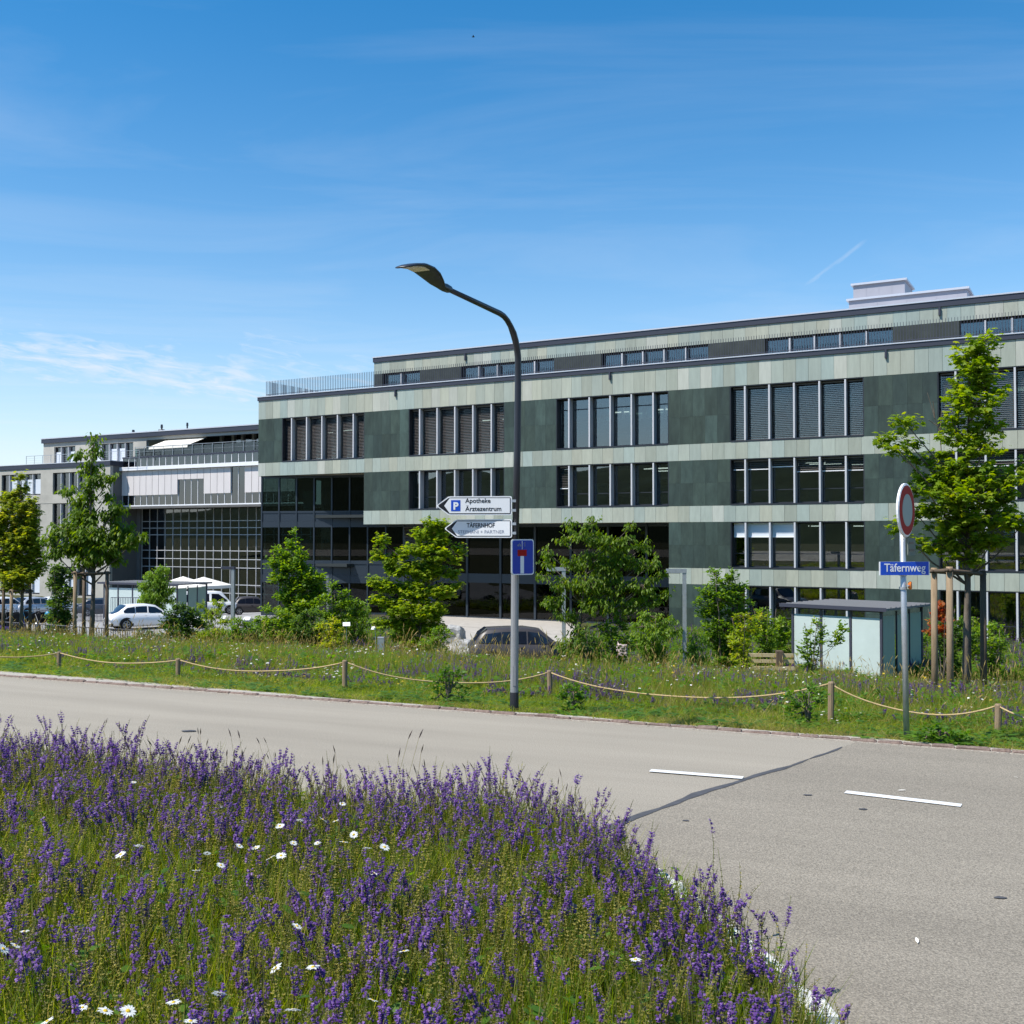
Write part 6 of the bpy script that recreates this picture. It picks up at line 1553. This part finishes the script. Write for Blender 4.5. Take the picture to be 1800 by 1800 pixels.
# meadow sage plants
SM = [MT['sage_flower'], MT['sage_calyx'], MT['sage_stem']]; SO = [MT['sage_flower'], MT['sage_seed'], MT['sage_stem']]
rs = np.random.default_rng(21)
SPK = []
for k in range(10):
    tb = TB(); a = rs.uniform(0, 6.28); h = rs.uniform(.17, .32)*(1 if k < 7 else .85); q_ = rs.uniform(.08, .38); ln = (math.cos(a)*q_, math.sin(a)*q_)
    if k < 4: bl_ = (rs.uniform(.08, .3), rs.uniform(.60, .82))
    elif k < 7: bl_ = (rs.uniform(.55, .68), rs.uniform(.84, .95))
    else: bl_ = None
    spike(tb, (0, 0, 0), h, bl_, rs, ln, big=1.08 if k < 4 else 1.0); SPK.append((tb.mesh('flower_spike', SO if k in (6, 8, 9) else SM), h))
def plant_base(ns, seed):
    r = np.random.default_rng(seed); tb = TB(); anchors = []
    for s in range(ns):
        a = r.uniform(0, 6.28); d = r.uniform(.01, .06); x, y = d*math.cos(a), d*math.sin(a); hh = r.uniform(.20, .33); lx, ly = r.normal(size=2)*.05
        tb.stem([(x*.4, y*.4, -.02), (x+lx*.4, y+ly*.4, hh*.5), (x+lx, y+ly, hh)], [.0032, .0028, .0024], 0, r.uniform(.2, .8), 4); anchors.append(((x+lx, y+ly, hh), (ly*-2.0+r.normal()*.17, lx*2.0+r.normal()*.17)))
        for q in range(2):
            la = r.uniform(0, 6.28); z = hh*r.uniform(.25, .75); L = r.uniform(.04, .07); w = L*.32; c, sn = math.cos(la), math.sin(la)
            tb.add([(x, y, z), (x+c*L*.5-sn*w*.5, y+sn*L*.5+c*w*.5, z+.02), (x+c*L, y+sn*L, z+.005), (x+c*L*.5+sn*w*.5, y+sn*L*.5-c*w*.5, z+.02)], [(0,1,2,3)], 1, r.uniform(.2, .8))
    for q in range(6):
        la = r.uniform(0, 6.28); L = r.uniform(.09, .15); w = L*.42; c, sn = math.cos(la), math.sin(la); z = r.uniform(.01, .06)
        tb.add([(0, 0, z), (c*L*.5-sn*w*.5, sn*L*.5+c*w*.5, z+.05), (c*L, sn*L, z+.02), (c*L*.5+sn*w*.5, sn*L*.5-c*w*.5, z+.05)], [(0,1,2,3)], 1, r.uniform(.1, .7))
    return tb.mesh('sage_plant', [MT['sage_stem'], MT['weed']]), anchors
PB_ = [plant_base(4+(k % 2), 300+k) for k in range(8)]
SAGE_GROUP = 'sage plants flowering in the roadside bed'
SAGE_LABEL = 'violet-blue flowering sage plant among many others in the roadside bed'
def sage(x, y, s, spk, rz, var, label=SAGE_LABEL, tall=1.0):
    me, anc = PB_[var]; o = link('sage_plant', me, None, (x, y, BEDZ-.01), (rs.normal()*.05, rs.normal()*.05, rz), (s, s, s*tall)); tag(o, label, 'flower', SAGE_GROUP if label == SAGE_LABEL else None)
    for (p, tl), k in zip(anc, spk):
        if k >= 0: link('flower_spike', SPK[k][0], o, p, (tl[0], tl[1], rs.uniform(0, 6.28)))
def patch(x, y):     # 0..1: how densely this spot flowers
    return .5+.9*mnoise.noise(Vector((x*.9, y*.9, 2.2)))+.35*mnoise.noise(Vector((x*2.3, y*2.3, 5)))
def edge_dist(x, y):
    p = Vector((x, y)); return min(((p-a.to_2d())-(b_-a).to_2d()*max(0, min(1, (p-a.to_2d()).dot((b_-a).to_2d())/(b_-a).to_2d().length_squared))).length for a, b_ in zip(EW[:-1], EW[1:]))
def bed_points(n, ymin, seed, dmin):
    r = np.random.default_rng(seed); out = []; cell = {}
    tries = 0
    while len(out) < n and tries < 60000:
        tries += 1; y = ymin+(10.2-ymin)*r.uniform()**1.0; x = r.uniform(-6, 2.4)
        if abs(x) > y*.54+.25 or not in_bed(x, y): continue
        ok = True; ci, cj = int(x/dmin), int(y/dmin)
        for a in (-1, 0, 1):
            for b_ in (-1, 0, 1):
                for q in cell.get((ci+a, cj+b_), ()):
                    if (q[0]-x)**2+(q[1]-y)**2 < dmin*dmin: ok = False
        if not ok: continue
        cell.setdefault((ci, cj), []).append((x, y)); out.append((x, y))
    return out
cand = bed_points(4000, 2.9, 5, .105)
cand.sort(key=lambda p: p[1])
indiv = 0; rest = []
def choose(pv):
    sp = []
    for _ in range(5):
        k = rs.uniform()
        if k < .08+.34*pv: sp.append(int(rs.integers(0, 4)))
        elif k < .30+.46*pv: sp.append(int(rs.integers(4, 7)))
        elif k < .70+.2*pv: sp.append(int(rs.integers(7, 10)))
        else: sp.append(-1)
    return sp
near_edge = []
for (x, y) in cand:
    ed = edge_dist(x, y); pv = max(0, min(1, patch(x, y)+(.35 if ed < .7 else 0)+(.25 if y > 6.5 else 0)-(.12 if y < 4.6 else 0)))
    if rs.uniform() > .55+.45*pv: continue
    s = rs.uniform(.80, 1.16)*(.95 if y < 4.5 else 1.0)*(1.08 if x < -2.2 and y > 7 else 1)
    if ed < (.15 if y > 7.2 else .21): continue
    rec = (x, y, s, pv, ed)
    rest.append(rec)
# nearest plants and the row against the road show largest or clearest: those are objects of their own
rest.sort(key=lambda t: t[1]-(1.6 if t[4] < .35 else 0)+(0 if abs(900+FPX*t[0]/t[1]-900) < 930 else 50)+(2.5 if t[1] < 3.35 else 0))
ind, rest = rest[:290], rest[290:]
for (x, y, s, pv, ed) in ind: sage(x, y, s, choose(pv), rs.uniform(0, 6.28), int(rs.integers(0, 8)))
# the plants that stand clear of the rest against the asphalt
def lone(u, vtop, vbase, lab, spk, var, s=1.0):
    b_ = atz(u, vbase, BEDZ); t = at(u, vtop, b_.y); sage(b_.x, b_.y, s, spk, rs.uniform(0, 6.28), var, lab, (t.z-BEDZ)/(.54*s))
lone(1262, 1440, 1655, 'tall thin lone sage rising clear against the asphalt, highest at the bed edge', [7, 7, 5, 8], 0, .92)
lone(1352, 1580, 1745, 'short full sage clump leaning over the asphalt right of the tall thin one', [0, 1, 5, 4], 2, .92)
lone(1455, 1700, 1872, 'sage at the lowest right corner of the bed', [1, 2, 0, 5], 4, .92)
lone(1112, 1410, 1556, 'sage standing at the bend of the bed beside the pale setts', [0, 2, 1, 4], 6, .9)
lone(873, 1316, 1476, 'tallest sage spike in the middle of the far bed edge', [7, 0, 1, 5], 1, 1.0)
# remaining sage plants: one mass
def joined(var, spk):
    """one sage plant with its spikes in a single mesh, for the mass of plants farther back"""
    me, anc = PB_[var]; V = []; F = []; MI = []; T = []
    def take(m, M, off):
        o = len(V); V.extend([tuple(M@v.co) for v in m.vertices]); F.extend([tuple(i+o for i in p.vertices) for p in m.polygons]); MI.extend([p.material_index+off for p in m.polygons])
        a = [0.0]*len(m.vertices); m.attributes['tint'].data.foreach_get('value', a); T.extend(a)
    take(me, Matrix.Identity(4), 0)
    for (p, tl), k in zip(anc, spk):
        if k >= 0: take(SPK[k][0], Matrix.Translation(p)@Matrix.Rotation(tl[0], 4, 'X')@Matrix.Rotation(tl[1], 4, 'Y'), 5 if k in (6, 8, 9) else 2)
    m = bpy.data.meshes.new('sage_mass'); m.from_pydata(V, [], F)
    for mm in [MT['sage_stem'], MT['weed']]+SM+SO: m.materials.append(mm)
    m.polygons.foreach_set('material_index', MI); a = m.attributes.new('tint', 'FLOAT', 'POINT'); a.data.foreach_set('value', T); m.update(); return m
JB = [joined(k, choose(.85)) for k in range(7)]+[joined(k, choose(.35)) for k in range(7)]+[joined(k, choose(-.2)) for k in range(5)]
pts, rots, scls, idx = [], [], [], []
for (x, y, s, pv, ed) in rest:
    pts.append((x, y, BEDZ-.01)); rots.append((rs.normal()*.06, rs.normal()*.06, rs.uniform(0, 6.28))); scls.append((s, s, s))
    k = pv+rs.normal()*.15; idx.append(int(rs.integers(0, 7)) if k > .62 else int(rs.integers(7, 14)) if k > .3 else int(rs.integers(14, 19)))
gn_scatter('sage_mass', JB, pts, rots, scls, idx, 'mass of flowering sage filling the rest of the roadside bed')
print('sage', len(ind), len(rest))
# grass, weeds and seed heads between the sage
def seedgrass():
    tb = TB()
    for _ in range(3):
        x, y = rs.normal(size=2)*.05; h = rs.uniform(.50, .68); lx, ly = rs.normal(size=2)*.08
        tb.stem([(x, y, 0), (x+lx*.3, y+ly*.3, h*.5), (x+lx, y+ly, h)], [.0016, .0013, .001], 0, .6)
        tb.stem([(x+lx, y+ly, h-.005), (x+lx*1.08, y+ly*1.08, h+.02), (x+lx*1.2, y+ly*1.2, h+.05)], [.002, .005, .001], 1, .3, 4)
    return tb.mesh('seed', [MT['grass_dry'], MT['sage_calyx']])
FS = [clump('b', 26, .10, .44, .0065, MT['grass'], .5, rs), clump('b', 24, .11, .50, .006, MT['grass'], .45, rs), clump('b', 26, .12, .36, .007, MT['grass'], .7, rs), clump('b', 20, .10, .48, .005, MT['grass_dry'], .5, rs),
      weed_clump(18, .075, .22, MT['weed']), weed_clump(22, .055, .30, MT['weed']), seedgrass(), seedgrass()]
def rattle():
    tb = TB()
    for _ in range(4):
        x, y = rs.normal(size=2)*.05; h = rs.uniform(.30, .45); tb.stem([(x, y, 0), (x, y, h)], [.002, .0016], 2, .5); spike(tb, (x, y, h*.35), h*.75, None, rs, (rs.normal()*.25, rs.normal()*.25), big=1.25)
    return tb.mesh('rattle', SO)
FS += [rattle(), rattle()]
pts, rots, scls, idx = [], [], [], []
for (x, y) in bed_points(5600, 2.6, 17, .05):
    ed = edge_dist(x, y); pv = patch(x, y)
    k = rs.uniform(); i = int(rs.integers(0, 3))
    if k < .10: i = 3
    elif k < .24: i = int(rs.integers(4, 6))
    elif k < .26 and y > 6.5: i = int(rs.integers(6, 8))
    elif k < .42: i = int(rs.integers(8, 10))
    if ed < .10: continue
    s = rs.uniform(.75, 1.2)*(.75 if ed < .3 else 1)
    pts.append((x, y, BEDZ-.01)); rots.append((rs.normal()*.08, rs.normal()*.08, rs.uniform(0, 6.28))); scls.append((s, s, s)); idx.append(i)
gn_scatter('bed_grass', FS, pts, rots, scls, idx, 'grass blades, seed heads and broad leaves between the sage')
# ox-eye daisies
DV = []
for k in range(5):
    tb = TB(); daisy_head(tb, (0, 0, 0), (.023+.0025*k), (0, 0), rs, 0, 1); DV.append(tb.mesh('flower_head', [MT['petal_white'], MT['daisy_eye']]))
DS = [(235,1375), (387,1417), (527,1442), (492,1452), (568,1441), (590,1443), (602,1413), (622,1467), (645,1491), (676,1489), (657,1535), (421,1487), (450,1490), (475,1508), (494,1504), (364,1500), (345,1530), (388,1521), (245,1487), (212,1502), (43,1637), (27,1662), (522,1628), (550,1700), (515,1775), (655,1758), (710,1672), (1117,1687), (385,1747), (185,1777), (145,1771), (83,1795), (335,1795), (305,1762), (225,1777), (558,1482), (516,1482), (604,1480), (485,1702), (6,1668)]
DL = {(1117,1687): 'white daisy standing alone at the right near the pale setts', (235,1375): 'farthest white daisy at the upper left of the bed', (657,1535): 'single white daisy on bright grass in the middle of the bed', (655,1758): 'large white daisy at the bottom centre showing its yellow eye', (515,1775): 'open white daisy at the bottom, left of the largest one', (550,1700): 'white daisy facing sideways just above the bottom pair', (522,1628): 'tilted white daisy left of a deep violet sage spike', (710,1672): 'half-closed white daisy right of the bottom group', (385,1747): 'white daisy at lower left centre, with narrow petals', (185,1777): 'flat white daisy at the bottom left, seen from the side', (43,1637): 'white daisy near the left edge, upper of two', (27,1662): 'white daisy near the left edge, lower of two'}
gs_ = 0
for n_, (u, v) in enumerate(DS):
    z = rs.uniform(.50, .58); p = atz(u, v, z); z0 = BEDZ
    o = thing('daisy', DL.get((u, v), 'white ox-eye daisy among sage in the roadside bed'), 'flower', (p.x, p.y, z0), 0, 'ox-eye daisies in the roadside bed')
    H = z-z0; tb = TB(); lx, ly = rs.normal(size=2)*.04
    tb.stem([(lx, ly, -.02), (lx*.5, ly*.5, H*.5), (0, 0, H-.004)], [.002, .0018, .0016], 0, .6, 4); link('stem', tb.mesh('stem', [MT['sage_stem']]), o)
    link('flower_head', DV[n_ % 5], o, (0, 0, H), (rs.uniform(-.1, .55), rs.normal()*.3, rs.uniform(0, 6.28)))

# pale dry leaves lying on the asphalt
for n_, (u, v, r, lab) in enumerate(((1585, 1389, .035, 'pale dry leaf lying above the right lane marking'), (1612, 1653, .04, 'pale dry leaf lying alone on the dark asphalt at the lower right'), (1786, 1366, .02, 'pale dry leaf lying on the asphalt near the right edge'))):
    c = atz(u, v, .013); mb = MB(); k = [(-1,0,0), (-.3,.35,.12), (.5,.3,.2), (1,.05,.1), (.4,-.3,.16), (-.4,-.28,.06)]
    mb.add([(x*r*1.15, y*r*.7, z*r*.5) for x, y, z in k]+[(0, 0, .02*r)], [(i, (i+1) % 6, 6) for i in range(6)]); tag(mb.build('dry_leaf', MT['canvas'], None, loc=c, rot=(0, 0, n_*1.3)), lab, 'leaf')
